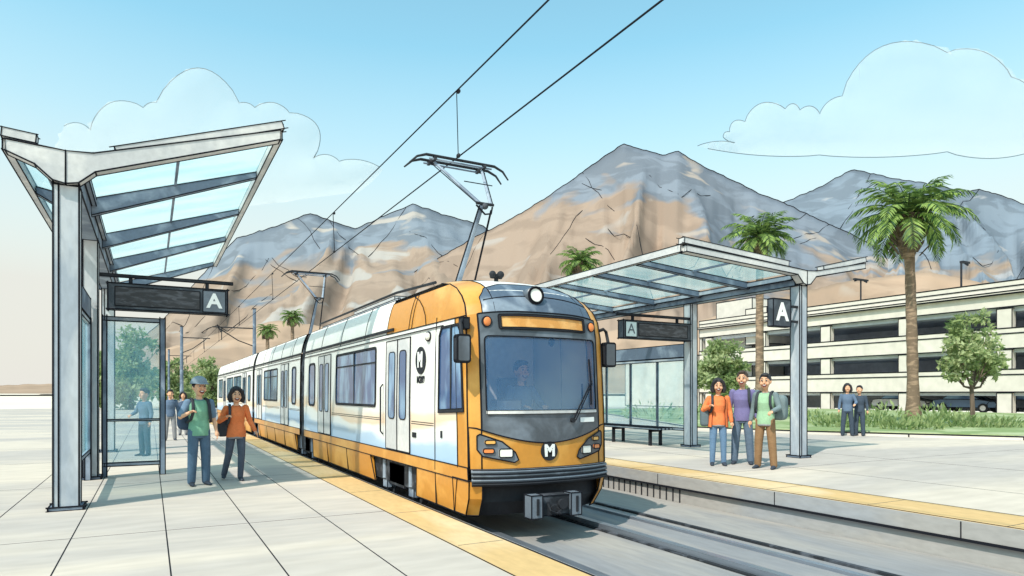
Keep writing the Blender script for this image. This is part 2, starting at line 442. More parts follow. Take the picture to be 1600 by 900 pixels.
b = MB(); b.box((6.0, -8, -.285), (6.08, 420, -.25), 'rail', ink=False); b.box((6.3, -8, -.285), (6.36, 420, -.255), 'under', ink=False)
tag(b.build('cable_duct'), 'low twin metal duct running along the open track bed', 'duct')

# ---------------------------------------------------------------- train
train = thing('light_rail_train', 'white and orange articulated light rail train with a raised pantograph over the cab', 'train', (4.28, 6.9, -.2))
O = (0, 0, .2)
def T(*a): return MB(O)
PY = [(.0, -.02), (.45, -.02), (.62, 0), (1.1, .01), (1.3, .02), (2.2, .08), (2.5, .13), (2.66, .22), (2.80, .38), (2.92, .62), (3.0, .95), (3.1, 1.35)]
PZ = [(0, 0), (2.66, 2.66), (2.80, 2.80), (2.92, 2.91), (3.0, 3.0), (3.1, 3.06)]
PW = [(0, .97), (.45, .985), (1.3, .99), (2.3, .975), (2.5, .96), (2.66, .94), (2.80, .915), (2.92, .88), (3.0, .84), (3.1, .80)]
def ip(tab, t):
    for (a, p), (c, q) in zip(tab, tab[1:]):
        if t <= c: return p + (q - p) * max(0, (t - a) / (c - a))
    return tab[-1][1]
def drop(x, t): return (.035 + .09 * max(0, min(1, (t - 2.3) / .5))) * abs(x) ** 3.2 * (1 if t > 2.3 else 0)
def Ff(x, t, off=0.0):
    """point on the cab front: x across, t height along the profile, off = distance proud"""
    bul = .22 * abs(x) ** 2.6
    y = ip(PY, t) + bul; z = ip(PZ, t) - drop(x, t)
    up = max(0, min(1, (t - 2.5) / .6))
    return Vector((x, y - off * (1 - up * .8), z + off * up))
def FE(t, side=1, off=0): return Ff(side * ip(PW, t), t, off)
def fn(off): return lambda x, t: Ff(x, t, off)
def curve(n, f, a, b): return [f(a + (b - a) * i / n) for i in range(n + 1)]
JL = ((0, 9.75), (10.25, 18.55), (19.05, 33.6))
side_rows = [0.62, 1.0, 1.3, 1.7, 2.1, 2.3, 2.5]
roof_rows = [2.5, 2.58, 2.66, 2.73, 2.80, 2.86, 2.92, 3.0, 3.05, 3.1]
def shell(mb, rows, side, y0, y1, m, off=0.0, ny=2, ink=True):
    g = []
    for t in rows:
        e = FE(t, side); e.x += side * off
        a = e.y if y0 is None else max(y0(t) if callable(y0) else y0, e.y if mb.front else -9)
        bb = y1(t) if callable(y1) else y1
        g.append([Vector((e.x, a + (bb - a) * k / ny, e.z + (off if t > 2.9 else 0))) for k in range(ny + 1)])
    mb.grid(g, m, ink=ink, flip=side > 0)
def roof_mid(mb, y0, y1, m, off=0):
    W = ip(PW, 3.1); g = []
    for i in range(13):
        x = -W + 2 * W * i / 12
        e = Ff(x, 3.1); g.append([Vector((x, (e.y if y0 is None else y0), e.z + off)), Vector((x, y1, e.z + off))])
    mb.grid(g, m, ink=False)
INKT = .0095
for k, (a, c) in enumerate(JL):
    front = k == 0
    sec = tag(bpy.data.objects.new('car_section', None)); C.objects.link(sec); sec.parent = train
    y0 = None if front else a
    b = T(); b.front = front
    for s in (-1, 1): shell(b, side_rows, s, (lambda t: FE(t).y + .30 + max(0, t - 1.3) * .02) if front else a, c, 'livery')
    if front: b.box((-.93, 1.5, .62), (.93, c, .66), 'steel', ink=False)
    if k == 2:
        b.grid([[Vector((x, c, z)) for x in (-.96, 0, .96)] for z in (.62, 1.6, 2.5)], 'orange')
    b.build('side_panel', sec, ink=INKT * .6, smooth=True)
    b = T(); b.front = front
    for s in (-1, 1): shell(b, roof_rows, s, 3.35 if front else a, c, 'white', ink=True)
    roof_mid(b, y0, c, 'white')
    if k == 2: b.patch([(-.96, 2.5), (.96, 2.5), (.84, 3.0), (-.84, 3.0)], lambda x, z: Vector((x, c, z)), 'orange', sp=.3, ink=False)
    yy = a + 1.2
    while yy < c - .4:                                   # roof panel joints
        if not front or yy > 3.6:
            for s in (-1, 1): b.tube([FE(t, s) * 1 + Vector((s * .004, yy - FE(t).y, .004)) for t in roof_rows], .005, INK, n=4)
        yy += 1.7
    b.build('roof', sec, ink=INKT * .8, smooth=True)
    b = T(); b.front = front                            # dark cant-rail line under the roof
    for s in (-1, 1):
        b.box((s * .975 - .012, 3.0 if front else a, 2.475), (s * .975 + .014, c, 2.515), 'dark', ink=False)
        b.box((s * .98 - .012, 1.0 if front else a, 2.37), (s * .98 + .008, c, 2.38), 'dark', ink=False)
    b.build('cant_rail', sec)
    b = T(); b.front = front                            # orange sole-bar stripe
    for s in (-1, 1): shell(b, [.46, .54, .62], s, (lambda t: FE(t).y + .02) if front else a, c, 'orange', off=.004)
    b.build('sill_stripe', sec, ink=INKT * .8, smooth=True)
# bogie gaps in the skirt (local y)
gaps = ((1.95, 4.15), (8.75, 10.9), (17.6, 19.8), (28.2, 30.4))
pieces = []; y = .62
for g0, g1 in gaps: pieces.append((y, g0)); y = g1
pieces.append((y, 33.5))
for (a, c) in pieces:
    for s in (-1, 1):
        b = T(); q = [(a + .04 * (a > 1), .46), (a - .10 * (a > 1) , .04), (c + .12, .04), (c, .46)]
        if a < 1: q = [(a - .08, .46), (a + .10, .03), (c + .12, .04), (c, .46)]
        b.patch(q, lambda yy, z, s=s: Vector((s * (.985 - .16 * (max(0, .46 - z)) ** 1.5), yy, z)), 'orange', sp=.3,
                back=lambda yy, z, s=s: Vector((s * .93, yy, z)))
        if a < 1: b.lines.append([Vector((s * .985, 1.25, .46)), Vector((s * .96, 1.28, .04))])
        else:
            for q_ in range(1, int((c - a) / 1.6) + 1):
                yq = a + q_ * 1.6
                if yq < c - .2: b.lines.append([Vector((s * .987, yq, .46)), Vector((s * .955, yq, .05))])
        b.build('skirt', train, ink=INKT)
# bogies with wheels
for g0, g1 in gaps:
    ym = (g0 + g1) / 2
    tr = T(); 
    tr.box((-.78, g0 + .05, .02), (.78, g1 - .05, .18), 'under', ink=True)
    tr.box((-.85, g0 + .25, .16), (.85, g1 - .25, .30), 'dark')
    tr.box((-.90, ym - .35, .06), (.90, ym + .35, .4), 'under')
    for s in (-1, 1):
        for q in (-.62, .62):
            tr.tube([(s * .86, ym + q, .12), (s * .86, ym + q, .42)], .07, 'steeld', n=8)
            tr.box((s * .84 - .05, ym + q - .11, -.03), (s * .84 + .05, ym + q + .11, .14), 'steeld')
    bg = tr.build('bogie', train, ink=.006)
    for s in (-1, 1):
        for q in (-.62, .62):
            wv = T(); wv.disc((s * .70, ym + q, .1), (s, 0, 0), .27, .09, 'under', n=24); wv.disc((s * .79, ym + q, .1), (s, 0, 0), .17, .02, 'steeld', n=20)
            wv.build('wheel', bg, ink=.006)
# underframe body
b = T(); b.box((-.9, .75, .1), (.9, 33.3, .45), 'under', ink=False); b.build('underframe', train)
# bellows
for y0, y1 in ((9.75, 10.25), (18.55, 19.05)):
    b = T()
    for i in range(7):
        yy = y0 + (y1 - y0) * i / 6; d = .035 * (i % 2)
        for s in (-1, 1):
            pass
        ring = [Vector((s * (ip(PW, t) - .03 - d), yy, ip(PZ, t) - drop(ip(PW, t), t) - (.02 + d if t > 2.9 else 0))) for s, ts in ((-1, [.1] + side_rows + roof_rows), (1, ([.1] + side_rows + roof_rows)[::-1])) for t in ts]
        if i: b.grid([prev, ring], 'dark' if i % 2 else 'under', ink=False)
        prev = ring
    b.build('bellows', train)

# --- windows and doors on both sides
def rrect(y0, y1, z0, z1, r=.06):
    o = []
    for cx, cy, a0 in ((y1 - r, z1 - r, 0), (y0 + r, z1 - r, PI / 2), (y0 + r, z0 + r, PI), (y1 - r, z0 + r, 1.5 * PI)):
        o += [(cx + r * math.cos(a), cy + r * math.sin(a)) for a in arc(4, a0, a0 + PI / 2)]
    return o
def sx(z, off=0): return ip(PW, z) + off
def sidefn(s, off): return lambda yy, z: Vector((s * sx(z, off), yy, z))
def window(parent, s, y0, y1, z0, z1, bars=(), hbar=None, r=.06, poly=None, name='window'):
    P = poly or rrect(y0, y1, z0, z1, r)
    cy = sum(p[0] for p in P) / len(P); cz = sum(p[1] for p in P) / len(P)
    inner = [(cy + (p[0] - cy) * (1 - .07 / (y1 - y0)), cz + (p[1] - cz) * (1 - .07 / (z1 - z0))) for p in P]
    b = T(); b.patch(P, sidefn(s, .014), 'dark', holes=[inner], sp=.3, back=sidefn(s, 0.001))
    for q in bars: b.box((min(s * .985, s * 1.0), q - .018, z0 + .02), (max(s * .985, s * 1.0), q + .018, z1 - .02), 'dark', ink=False)
    if hbar: b.box((min(s * .985, s * .998), y0 + .03, hbar - .012), (max(s * .985, s * .998), y1 - .03, hbar + .012), 'dark', ink=False)
    f = b.build(name, parent, ink=.005)
    g = T(); g.patch(inner, sidefn(s, .005), 'sideglass', sp=.5, ink=False); g.build('pane', f)
    return f
def door(parent, s, y0, y1, z0=.64, z1=2.32, single=False):
    b = T(); b.patch([(y0, z0), (y1, z0), (y1, z1), (y0, z1)], sidefn(s, .012), 'steell', sp=.4, back=sidefn(s, .001))
    ym = (y0 + y1) / 2
    b.lines.append([Vector((s * sx(z, .016), ym, z)) for z in (z0, 1.3, 1.8, z1)])
    f = b.build('door', parent, ink=.010)
    for q in (y0 + (y1 - y0) * .27, y0 + (y1 - y0) * .73):
        h = (y1 - y0) * .13
        g = T(); P = rrect(q - h, q + h, 1.12, 2.14, min(.07, h * .9)); g.patch(P, sidefn(s, .019), 'sideglass', sp=.5); g.build('pane', f, ink=.008)
    return f
for s in (-1, 1):
    cabp = [(.32, 1.28), (1.12, 1.25), (1.12, 2.25), (1.05, 2.36), (.52, 2.36), (.44, 2.28)]
    wf = window(train, s, .3, 1.15, 1.25, 2.38, bars=(.72,), poly=cabp)
    door(train, s, 2.2, 3.3)
    b = T(); b.tube([(s * 1.0, 3.45, .85), (s * 1.04, 3.45, .9), (s * 1.04, 3.45, 1.6), (s * 1.0, 3.45, 1.65)], .013, 'dark'); b.build('handrail', train)
    window(train, s, 3.85, 6.55, 1.28, 2.28, bars=(5.2,), hbar=2.02)
    door(train, s, 7.0, 8.15)
    window(train, s, 8.5, 9.15, 1.22, 2.2, r=.12)
    window(train, s, 10.75, 11.3, 1.22, 2.2, r=.12)
    door(train, s, 11.8, 13.0); window(train, s, 13.6, 16.2, 1.28, 2.25, bars=(14.9,), hbar=2.02); door(train, s, 16.7, 17.9)
    window(train, s, 19.6, 20.3, 1.22, 2.2, r=.12); door(train, s, 20.8, 22.0)
    window(train, s, 22.5, 25.2, 1.28, 2.25, bars=(23.9,)); window(train, s, 25.6, 28.2, 1.28, 2.25, bars=(26.9,)); door(train, s, 28.8, 30.0); window(train, s, 30.5, 32.6, 1.28, 2.25, bars=(31.5,))
    # body seams
    b = T()
    b.tube([Vector((s * sx(z, .003), 1.25, z)) for z in (.5, 1, 1.5, 2, 2.5)], .008, INK, n=5); b.build('body_seam', train)
    for y0, y1 in ((1.3, 2.15), (3.6, 6.9), (10.3, 11.7), (13.3, 16.5), (22.2, 28.5)):
        b = T()
        for z in (1.10, 1.07): b.box((min(s * .98, s * .993), y0, z), (max(s * .98, s * .993), y1, z + .008), INK, ink=False)
        b.build('side_trim', train)
    b = T(); b.box((min(s * .98, s * 1.0), 1.95, 1.0 - .12), (max(s * .98, s * 1.0), 2.1, 1.0 - .05), 'dark', ink=False); b.build('latch', train)
    b = T(); b.box((min(s * .98, s * 1.0), 1.0, .93), (max(s * .98, s * 1.0), 1.05, 1.02), 'dark', ink=False)
    b.build('latch', train)
    b = T(); b.ell((s * .985, 1.5, 2.27), (.04, .09, .07), 'dark'); b.ell((s * 1.01, 1.47, 2.27), (.03, .06, .05), 'lampw'); b.build('marker_lamp', train, smooth=True)
# side emblem (near side) and number
em = T(); em.disc((-.984, 1.78, 1.96), (-1, 0, 0), .19, .012, 'dark', n=32, rim=False); em = em.build('round_emblem', train)
letters('M', .27, 'signwhite', Matrix.Translation((0, 0, .2)) @ LEFTW(-1.0, 1.78, 1.96), 'emblem_letter', em, .004, (.9, 1.05), .012)
letters('M209', .135, 'dark', Matrix.Translation((0, 0, .2)) @ LEFTW(-.99, 1.78, 1.69), 'fleet_number', train, .003, (1, 1), .004)

# --- cab front
Z_MB = lambda x: .90 + .20 * abs(x / .93) ** 1.8              # smile-shaped lower edge of the dark mask
WSH = rrect(-.79, .79, 1.27, 2.19, .05)
mask = [(-.845, 2.50)] + [(-.845 + 1.69 * i / 20, Z_MB(-.845 + 1.69 * i / 20)) for i in range(21)] + [(.845, 2.50)]
b = T(); b.front = True                                       # orange front frame: pillars + lower band
lower = [(-.975, .60), (.975, .60), (.985, 1.1)] + [(.90 - 1.8 * i / 20, Z_MB(.90 - 1.8 * i / 20)) for i in range(21)] + [(-.985, 1.1)]
b.patch(lower, fn(0), 'orange', sp=.09)
b.build('front_band', train, ink=INKT, smooth=True)
for s in (-1, 1):
    b = T(); b.front = True
    n_ = 14
    ts = [.60 + 1.90 * i / n_ for i in range(n_ + 1)]
    rows = []
    for t in ts:
        W = ip(PW, t); x0 = .845
        r = [Ff(s * (x0 + (W - x0) * k / 3), t) for k in range(4)]
        e = FE(t, s); r += [Vector((e.x, e.y + (.31 + max(0, t - 1.3) * .02) * k / 4, e.z)) for k in range(1, 5)]
        rows.append(r)
    b.grid(rows, 'orange', flip=s < 0)
    b.lines = b.lines[2:]
    b.lines.append([FE(t, s, .0) + Vector((s * .003, 0, 0)) for t in ts])
    b.build('front_pillar', train, ink=INKT, smooth=True)
    b = T(); b.front = True                                   # orange roof fairing from the front corner back
    shell(b, roof_rows[:8], s, None, 3.35, 'orange', off=.006, ny=6)
    b.lines.append([FE(t, s) + Vector((s * .01, 1.3, .004)) for t in roof_rows[:8]])
    for q in (2.2, 2.32): b.lines.append([Vector((s * (ip(PW, t) + .008), q, FE(t).z + .003)) for t in roof_rows[:8]])
    b.build('roof_fairing', train, ink=INKT * .8, smooth=True)
# brow: grey blue panel, orange rim to roof
b = T(); g = []
for i in range(15):
    t = 2.5 + .6 * i / 14; W = ip(PW, t)
    g.append([Ff(-W + 2 * W * j / 24, t, -.002) for j in range(25)])
b.grid([r[4:21] for r in g], 'white', ink=True, flip=True)
b.build('roof_nose', train, ink=INKT, smooth=True)
for a_, c_ in ((0, 5), (20, 25)):
    b2 = T(); b2.grid([r[a_:c_] for r in g], 'orange', ink=False, flip=True); b2.lines.append([r[0 if a_ == 0 else -1] for r in g]); b2.build('nose_corner', train, ink=INKT, smooth=True)
b = T(); b.patch([(-.79, 2.50), (-.76, 2.72), (-.64, 2.84), (-.4, 2.90), (0, 2.91), (.4, 2.90), (.64, 2.84), (.76, 2.72), (.79, 2.50)], fn(.008), 'gslate', sp=.08)
b.lines.append([Ff(-.74 + 1.48 * i / 16, 2.66 + .05 * math.cos((-.74 + 1.48 * i / 16) * 1.8), .012) for i in range(17)])
b.build('brow_panel', train, ink=.007, smooth=True)
b = T(); b.patch(mask, fn(.010), 'slate', holes=[WSH], sp=.08, back=fn(-.03)); b.build('front_mask', train, ink=INKT, smooth=False)
ws = T(); ws.patch(WSH, fn(.006), 'windglass', sp=.12, ink=False); ws.build('windshield', train, smooth=True)
b = T(); b.patch(rrect(-.79, .79, 1.255, 1.30, .01), fn(.03), 'steell', sp=.2, back=fn(0)); 
b.patch(rrect(.48, .74, 1.14, 1.20, .01), fn(.02), 'signwhite', sp=.2, ink=False)
b.build('windshield_sill', train, ink=.004)
# destination sign
ds = T(); ds.patch(rrect(-.62, .62, 2.28, 2.47, .02), fn(.03), 'dark', holes=[rrect(-.59, .59, 2.305, 2.445, .01)], sp=.2, back=fn(0.005)); ds = ds.build('destination_sign', train, ink=.006)
b = T(); b.patch(rrect(-.59, .59, 2.305, 2.445, .01), fn(.018), 'destin', sp=.2, ink=False); b.build('display', ds)
for x in (-.75, .75):
    p = Ff(x, 2.38, .01)
    b = T(); b.disc(p + Vector((0, .01, 0)), (x * .35, -1, .1), .062, .03, 'dark', n=16); b.ell(p + Vector((0, -.02, 0)), (.05, .02, .055), 'lampo'); b.build('marker_light', train, ink=.004, smooth=False)
# round headlight and horn on the brow
p = Ff(-.08, 2.72, .0)
b = T(); b.tube([p + Vector((0, .10, 0)), p + Vector((0, -.10, 0))], [.105, .115], 'slate', n=24); hl = b.build('headlight', train, smooth=True)
b = T(); b.disc(p + Vector((0, -.10, 0)), (0, -1, .1), .092, .012, 'lampw', n=24); b.lines.append([p + Vector((math.cos(a) * .105, -.11, math.sin(a) * .105)) for a in arc(24, 0, 2 * PI)]); b.build('lens', hl, ink=.011)
p = Ff(-.2, 3.05, .03) + Vector((0, -.12, .02))
b = T(); b.tube([p + Vector((-.08, 0, 0)), p + Vector((.08, 0, 0))], .035, 'dark'); b.ell(p + Vector((-.07, -.03, .02)), (.045, .05, .045), 'under'); b.ell(p + Vector((.05, -.03, .02)), (.05, .05, .05), 'under'); b.tube([p, p - Vector((0, 0, .07))], .03, 'dark'); b.build('roof_horn', train, smooth=True)
# headlight clusters
for s in (-1, 1):
    P = [(s * .90, 1.00), (s * .87, 1.02), (s * .62, .93), (s * .46, .80), (s * .42, .71), (s * .47, .68), (s * .84, .76), (s * .90, .84)]
    if s > 0: P = P[::-1]
    b = T(); b.patch(P, fn(.014), 'slate', sp=.08, back=fn(0)); cl = b.build('headlight_cluster', train, ink=.009)
    for (x0, x1, z0, z1, m) in ((.70, .82, .90, .95, 'lampy'), (.72, .84, .795, .85, 'lampo'), (.50, .66, .745, .845, 'lampw')):
        Q = rrect(min(s * x0, s * x1), max(s * x0, s * x1), z0, z1, .02)
        b = T(); b.patch(Q, fn(.032), m, sp=.1, back=fn(.01)); b.build('lamp', cl, ink=.007)
# front emblem
c0 = Ff(0, .80, .012)
b = T(); b.disc(c0 + Vector((0, .012, 0)), (0, -1, .02), .118, .016, 'dark', n=32, rim=False); em = b.build('round_emblem', train)
letters('M', .19, 'signwhite', Matrix.Translation((0, 0, .2)) @ FRONT(c0.x, c0.y - .008, c0.z), 'emblem_letter', em, .004, (1, 1), .010)
# bumper bars
b = T()
for z, m in ((.575, 'bumper'), (.525, 'slate'), (.475, 'bumper'), (.43, 'dark')):
    pts = [Ff(-.965 + 1.93 * i / 20, z, .0) + Vector((0, -.015, z - Ff(0, z).z)) for i in range(21)]
    b.tube(pts, [(.04, .027)] * 21, m, n=8)
    pts2 = [p + Vector((0, -.035, .022)) for p in pts]
    b.tube(pts2, .005, INK, n=4)
b.build('bumper', train, smooth=False)
# lower valance, corner skirts
b = T(); g = [[Vector((-.93 + 1.86 * j / 16, (.25 if z < .2 else .10) + .24 * abs(-.93 + 1.86 * j / 16) ** 2.6, z)) for j in range(17)] for z in (.02, .2, .42)]
b.grid(g, 'dark', ink=False, flip=True); b.build('valance', train)
for s in (-1, 1):
    b = T(); q = []
    for t, dx, dy in ((.47, 0, 0), (.25, .02, .05), (.03, .05, .20)):
        q.append([Vector((s * (.985 - dx), FE(.47).y + dy - .02 * 0, t)), Vector((s * (.985 - dx), .68 + dy * .3, t))])
    b.grid(q, 'orange', flip=s > 0)
    q2 = [[Vector((s * (.985 - dx), FE(.47).y + dy, t)), Vector((s * (.985 - dx - .13), FE(.47).y + dy - .10, t))] for t, dx, dy in ((.47, 0, 0), (.25, .02, .05), (.03, .05, .20))]
    b.grid(q2, 'orange', flip=s < 0)
    b.build('corner_skirt', train, ink=INKT)
# coupler
b = T()
b.box((-.36, -.22, .06), (.24, -.02, .29), 'under'); b.box((-.40, -.26, .04), (-.25, -.10, .31), 'bumper'); b.box((.15, -.26, .04), (.30, -.10, .31), 'bumper')
b.box((-.30, -.272, .08), (-.33, -.25, .27), 'dark', ink=False); b.box((.22, -.272, .08), (.25, -.25, .27), 'dark', ink=False)
b.tube([(.02, -.25, .19), (.02, -.29, .19)], .06, 'dark', n=14); b.tube([(-.10, -.25, .15), (-.10, -.28, .15)], .035, 'dark', n=12)
b.tube([(-.17, -.25, .2), (-.17, -.31, .13), (-.08, -.31, .09), (0, -.27, .12)], .012, 'dark', n=6)
b.box((-.12, -.05, .10), (.10, .6, .24), 'under'); b.build('coupler', train, ink=.008)
# mirrors
for s in (-1, 1):
    b = T(); x = s * 1.12; yq = .05 if s < 0 else .25
    b.prism(rrect(-.085, .085, 1.86, 2.18, .03), lambda u, z, a: Vector((x + u, yq + a, z)), 0, .09, 'dark')
    mi = None
    arm = [(s * .97, .42, 2.32), (s * 1.04, .30, 2.36), (x, yq + .1, 2.33), (x, yq + .05, 2.17)]
    b.tube(arm, .022, 'dark', n=8)
    if s < 0: b.box((s * 1.0 - .05, .22, 2.27), (s * 1.0 + .03, .34, 2.40), 'under')
    mo = b.build('mirror', train, ink=.007)
    g = T(); g.prism(rrect(-.068, .068, 1.88, 2.16, .02), lambda u, z, a: Vector((x + u, yq - .006 + a, z)), -.003, 0, 'slate', ink=False); g.build('mirror_glass', mo)
# wiper
b = T(); q0 = Ff(.34, 1.17, .05); q1 = Ff(.69, 1.66, .05)
b.tube([q0, q1], .011, INK, n=6); b.tube([q0 + Vector((.04, 0, .0)), q1 + Vector((.01, 0, -.03))], .007, INK, n=6)
b.tube([Ff(.665, 1.94, .035), Ff(.68, 1.66, .04), Ff(.675, 1.36, .035)], .013, INK, n=6); b.disc(q0 + Vector((0, .03, 0)), (0, -1, 0), .03, .04, 'dark'); b.build('wiper', train)
# cab interior: rear wall, desk, seat
b = T(); b.box((-.90, 1.9, .66), (.90, 1.95, 2.45), 'steell'); b.box((-.55, 1.885, .7), (.10, 1.9, 2.3), 'steel'); b.box((-.80, 1.885, 1.4), (-.45, 1.9, 2.2), 'sideglass'); b.build('cab_wall', train, ink=.006)
b = T(); b.prism([(.18, 1.18), (.28, 1.30), (.62, 1.27), (.66, .66), (.30, .66)], lambda y, z, a: Vector((a, y, z)), -.85, .85, 'steeld'); b.box((-.55, .34, 1.29), (-.2, .46, 1.42), 'slate'); b.build('control_desk', train, ink=.006)
b = T(); b.box((.07, 1.08, 1.02), (.53, 1.5, 1.12), 'dark'); b.box((.09, 1.46, 1.12), (.51, 1.56, 1.72), 'dark'); b.box((.22, 1.2, .66), (.38, 1.4, 1.02), 'under'); b.build('driver_seat', train, ink=.005)
# roof equipment
b = T()
b.box((-.55, 4.2, 3.05), (.35, 6.8, 3.20), 'steell'); b.tube([(-.72, 1.9, 3.08), (-.72, 3.6, 3.16), (-.72, 9.2, 3.16)], .022, 'dark')
for s in (-.6, .6): b.box((s - .015, 3.8, 3.04), (s + .015, 9.4, 3.11), 'steel')
b.build('roof_equipment', train, ink=.007)

# pantographs
def pantograph(y, full=True):
    p = tag(bpy.data.objects.new('pantograph', None)); C.objects.link(p); p.parent = train
    b = T(); xc = -.04
    for s in (-1, 1): b.box((xc + s * .32 - .03, y - .1, 3.03), (xc + s * .32 + .03, y + .7, 3.10), 'dark')
    b.box((xc - .4, y + .05, 3.06), (xc + .4, y + .12, 3.12), 'dark'); b.build('base_frame', p, ink=.004)
    kn = Vector((xc + .02, y - .62, 4.22))
    b = T(); r = 1 if full else 1
    b.tube([(xc - .12, y + .1, 3.1), kn + Vector((-.05, 0, 0))], [.045, .032], 'steeld', n=8); b.tube([(xc - .17, y + .1, 3.1), kn + Vector((-.09, 0, 0))], .010, INK, n=5)
    b.tube([(xc + .16, y + .1, 3.1), kn + Vector((.10, 0, -.05))], .016, INK, n=6); b.build('lower_arm', p)
    b = T(); b.tube([kn + Vector((-.14, 0, .03)), kn + Vector((.14, 0, .03))], .022, 'dark'); b.tube([kn + Vector((-.14, 0, 0)), kn + Vector((0, 0, -.12)), kn + Vector((.10, 0, -.1)), kn + Vector((.12, 0, 0))], .014, INK)
    b.ell(kn, (.05, .05, .05), 'under'); b.build('knee_joint', p)
    hy = y + .22; hz = 5.06
    b = T()
    for x, m in ((-.46, 'steeld'), (.37, 'steel')):
        b.tube([kn + Vector((.09 if x > 0 else -.09, 0, .03)), (xc + x, hy, hz)], [.028, .02], m, n=8)
        b.tube([kn + Vector((.13 if x > 0 else -.14, 0, .03)), (xc + x + (.04 if x > 0 else -.06), hy, hz - .02)], .008, INK, n=5)
    b.tube([kn + Vector((-.24, .2, .38)), kn + Vector((.22, .2, .38))], .008, INK, n=5); b.build('upper_arm', p)
    b = T()
    for dy in (-.10, .14):
        b.tube([(xc - .86, hy + dy, hz - .12), (xc - .74, hy + dy, hz - .01), (xc - .60, hy + dy, hz + .04), (xc + .55, hy + dy, hz + .04), (xc + .70, hy + dy, hz - .02), (xc + .80, hy + dy, hz - .14)], [.012, .018, .022, .022, .018, .012], 'dark', n=7)
        b.tube([(xc - .55, hy + dy, hz - .01), (xc + .50, hy + dy, hz - .01)], .014, 'steeld', n=6)
    for x in (-.46, .37): b.beam((xc + x, hy - .14, hz), (xc + x, hy + .18, hz), .04, .05, 'under', ink=False); b.ell((xc + x, hy, hz - .02), (.05, .05, .05), 'dark')
    b.build('collector_head', p)
pantograph(2.35); pantograph(13.1)
# ---------------------------------------------------------------- mountains
def mountain_mat(name, brown, blue, light, thr, seed, grad=None):
    m = bpy.data.materials.new(name); m.use_nodes = True
    nt = m.node_tree; n, l = nt.nodes, nt.links; b = n['Principled BSDF']; b.inputs['Roughness'].default_value = .95; b.inputs['Specular IOR Level'].default_value = .05
    tc = n.new('ShaderNodeTexCoord'); sp = n.new('ShaderNodeSeparateXYZ'); l.new(tc.outputs['Object'], sp.inputs[0])
    def nz(sc, det=4, dist=.8, rot=(0, .5, .6), st=(1, 1, 2.2)):
        mp = n.new('ShaderNodeMapping'); mp.inputs['Scale'].default_value = st; mp.inputs['Location'].default_value = (seed, seed * 2, 0); mp.inputs['Rotation'].default_value = rot
        l.new(tc.outputs['Object'], mp.inputs['Vector'])
        x = n.new('ShaderNodeTexNoise'); x.inputs['Scale'].default_value = sc; x.inputs['Detail'].default_value = det; x.inputs['Distortion'].default_value = dist
        l.new(mp.outputs['Vector'], x.inputs['Vector']); return x.outputs['Fac']
    # bare blue-grey rock high up, warm scree and dry grass lower down, edges broken by noise
    h = n.new('ShaderNodeMapRange'); h.inputs['From Min'].default_value = thr[0]; h.inputs['From Max'].default_value = thr[1]; l.new(sp.outputs['Z'], h.inputs['Value'])
    a = n.new('ShaderNodeMath'); a.operation = 'MULTIPLY_ADD'; a.inputs[1].default_value = 1.7; l.new(nz(.0026, det=3), a.inputs[0]); a.inputs[2].default_value = -.85
    s = n.new('ShaderNodeMath'); s.operation = 'ADD'; l.new(h.outputs[0], s.inputs[0]); l.new(a.outputs[0], s.inputs[1])
    if grad:          # sideways colour gradient, more blue-grey towards the right end of the massif
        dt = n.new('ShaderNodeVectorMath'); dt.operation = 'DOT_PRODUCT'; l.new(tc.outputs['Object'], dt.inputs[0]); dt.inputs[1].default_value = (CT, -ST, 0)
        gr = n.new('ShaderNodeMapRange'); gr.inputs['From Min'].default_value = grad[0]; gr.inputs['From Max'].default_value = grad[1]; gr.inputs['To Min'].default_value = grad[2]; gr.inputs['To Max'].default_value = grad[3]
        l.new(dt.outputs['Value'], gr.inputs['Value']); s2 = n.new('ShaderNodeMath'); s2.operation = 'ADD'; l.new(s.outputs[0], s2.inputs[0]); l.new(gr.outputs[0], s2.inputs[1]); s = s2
    r = n.new('ShaderNodeValToRGB'); r.color_ramp.elements[0].position = .44; r.color_ramp.elements[1].position = .58; l.new(s.outputs[0], r.inputs['Fac'])
    def two(c1, c2, sc, p=.5, w=.05, **k):
        x = n.new('ShaderNodeValToRGB'); x.color_ramp.elements[0].position = p - w; x.color_ramp.elements[0].color = (*c1, 1); x.color_ramp.elements[1].position = p + w; x.color_ramp.elements[1].color = (*c2, 1)
        l.new(nz(sc, **k), x.inputs['Fac']); return x
    br = two(brown, [c * 1.18 for c in brown], .006); bl = two(blue, [c * 1.3 for c in blue], .0065)
    mx = n.new('ShaderNodeMix'); mx.data_type = 'RGBA'; l.new(r.outputs['Color'], mx.inputs['Factor']); l.new(br.outputs['Color'], mx.inputs['A']); l.new(bl.outputs['Color'], mx.inputs['B'])
    lt = two((0, 0, 0), (1, 1, 1), .0035, .63, .03, det=3)
    m2 = n.new('ShaderNodeMix'); m2.data_type = 'RGBA'; l.new(lt.outputs['Color'], m2.inputs['Factor']); l.new(mx.outputs['Result'], m2.inputs['A']); m2.inputs['B'].default_value = (*light, 1)
    l.new(m2.outputs['Result'], b.inputs['Base Color'])
    return m
def prof(P, x):
    if x <= P[0][0]: return P[0][1]
    for (a, p), (c, q) in zip(P, P[1:]):
        if x <= c: return p + (q - p) * (x - a) / (c - a)
    return P[-1][1]
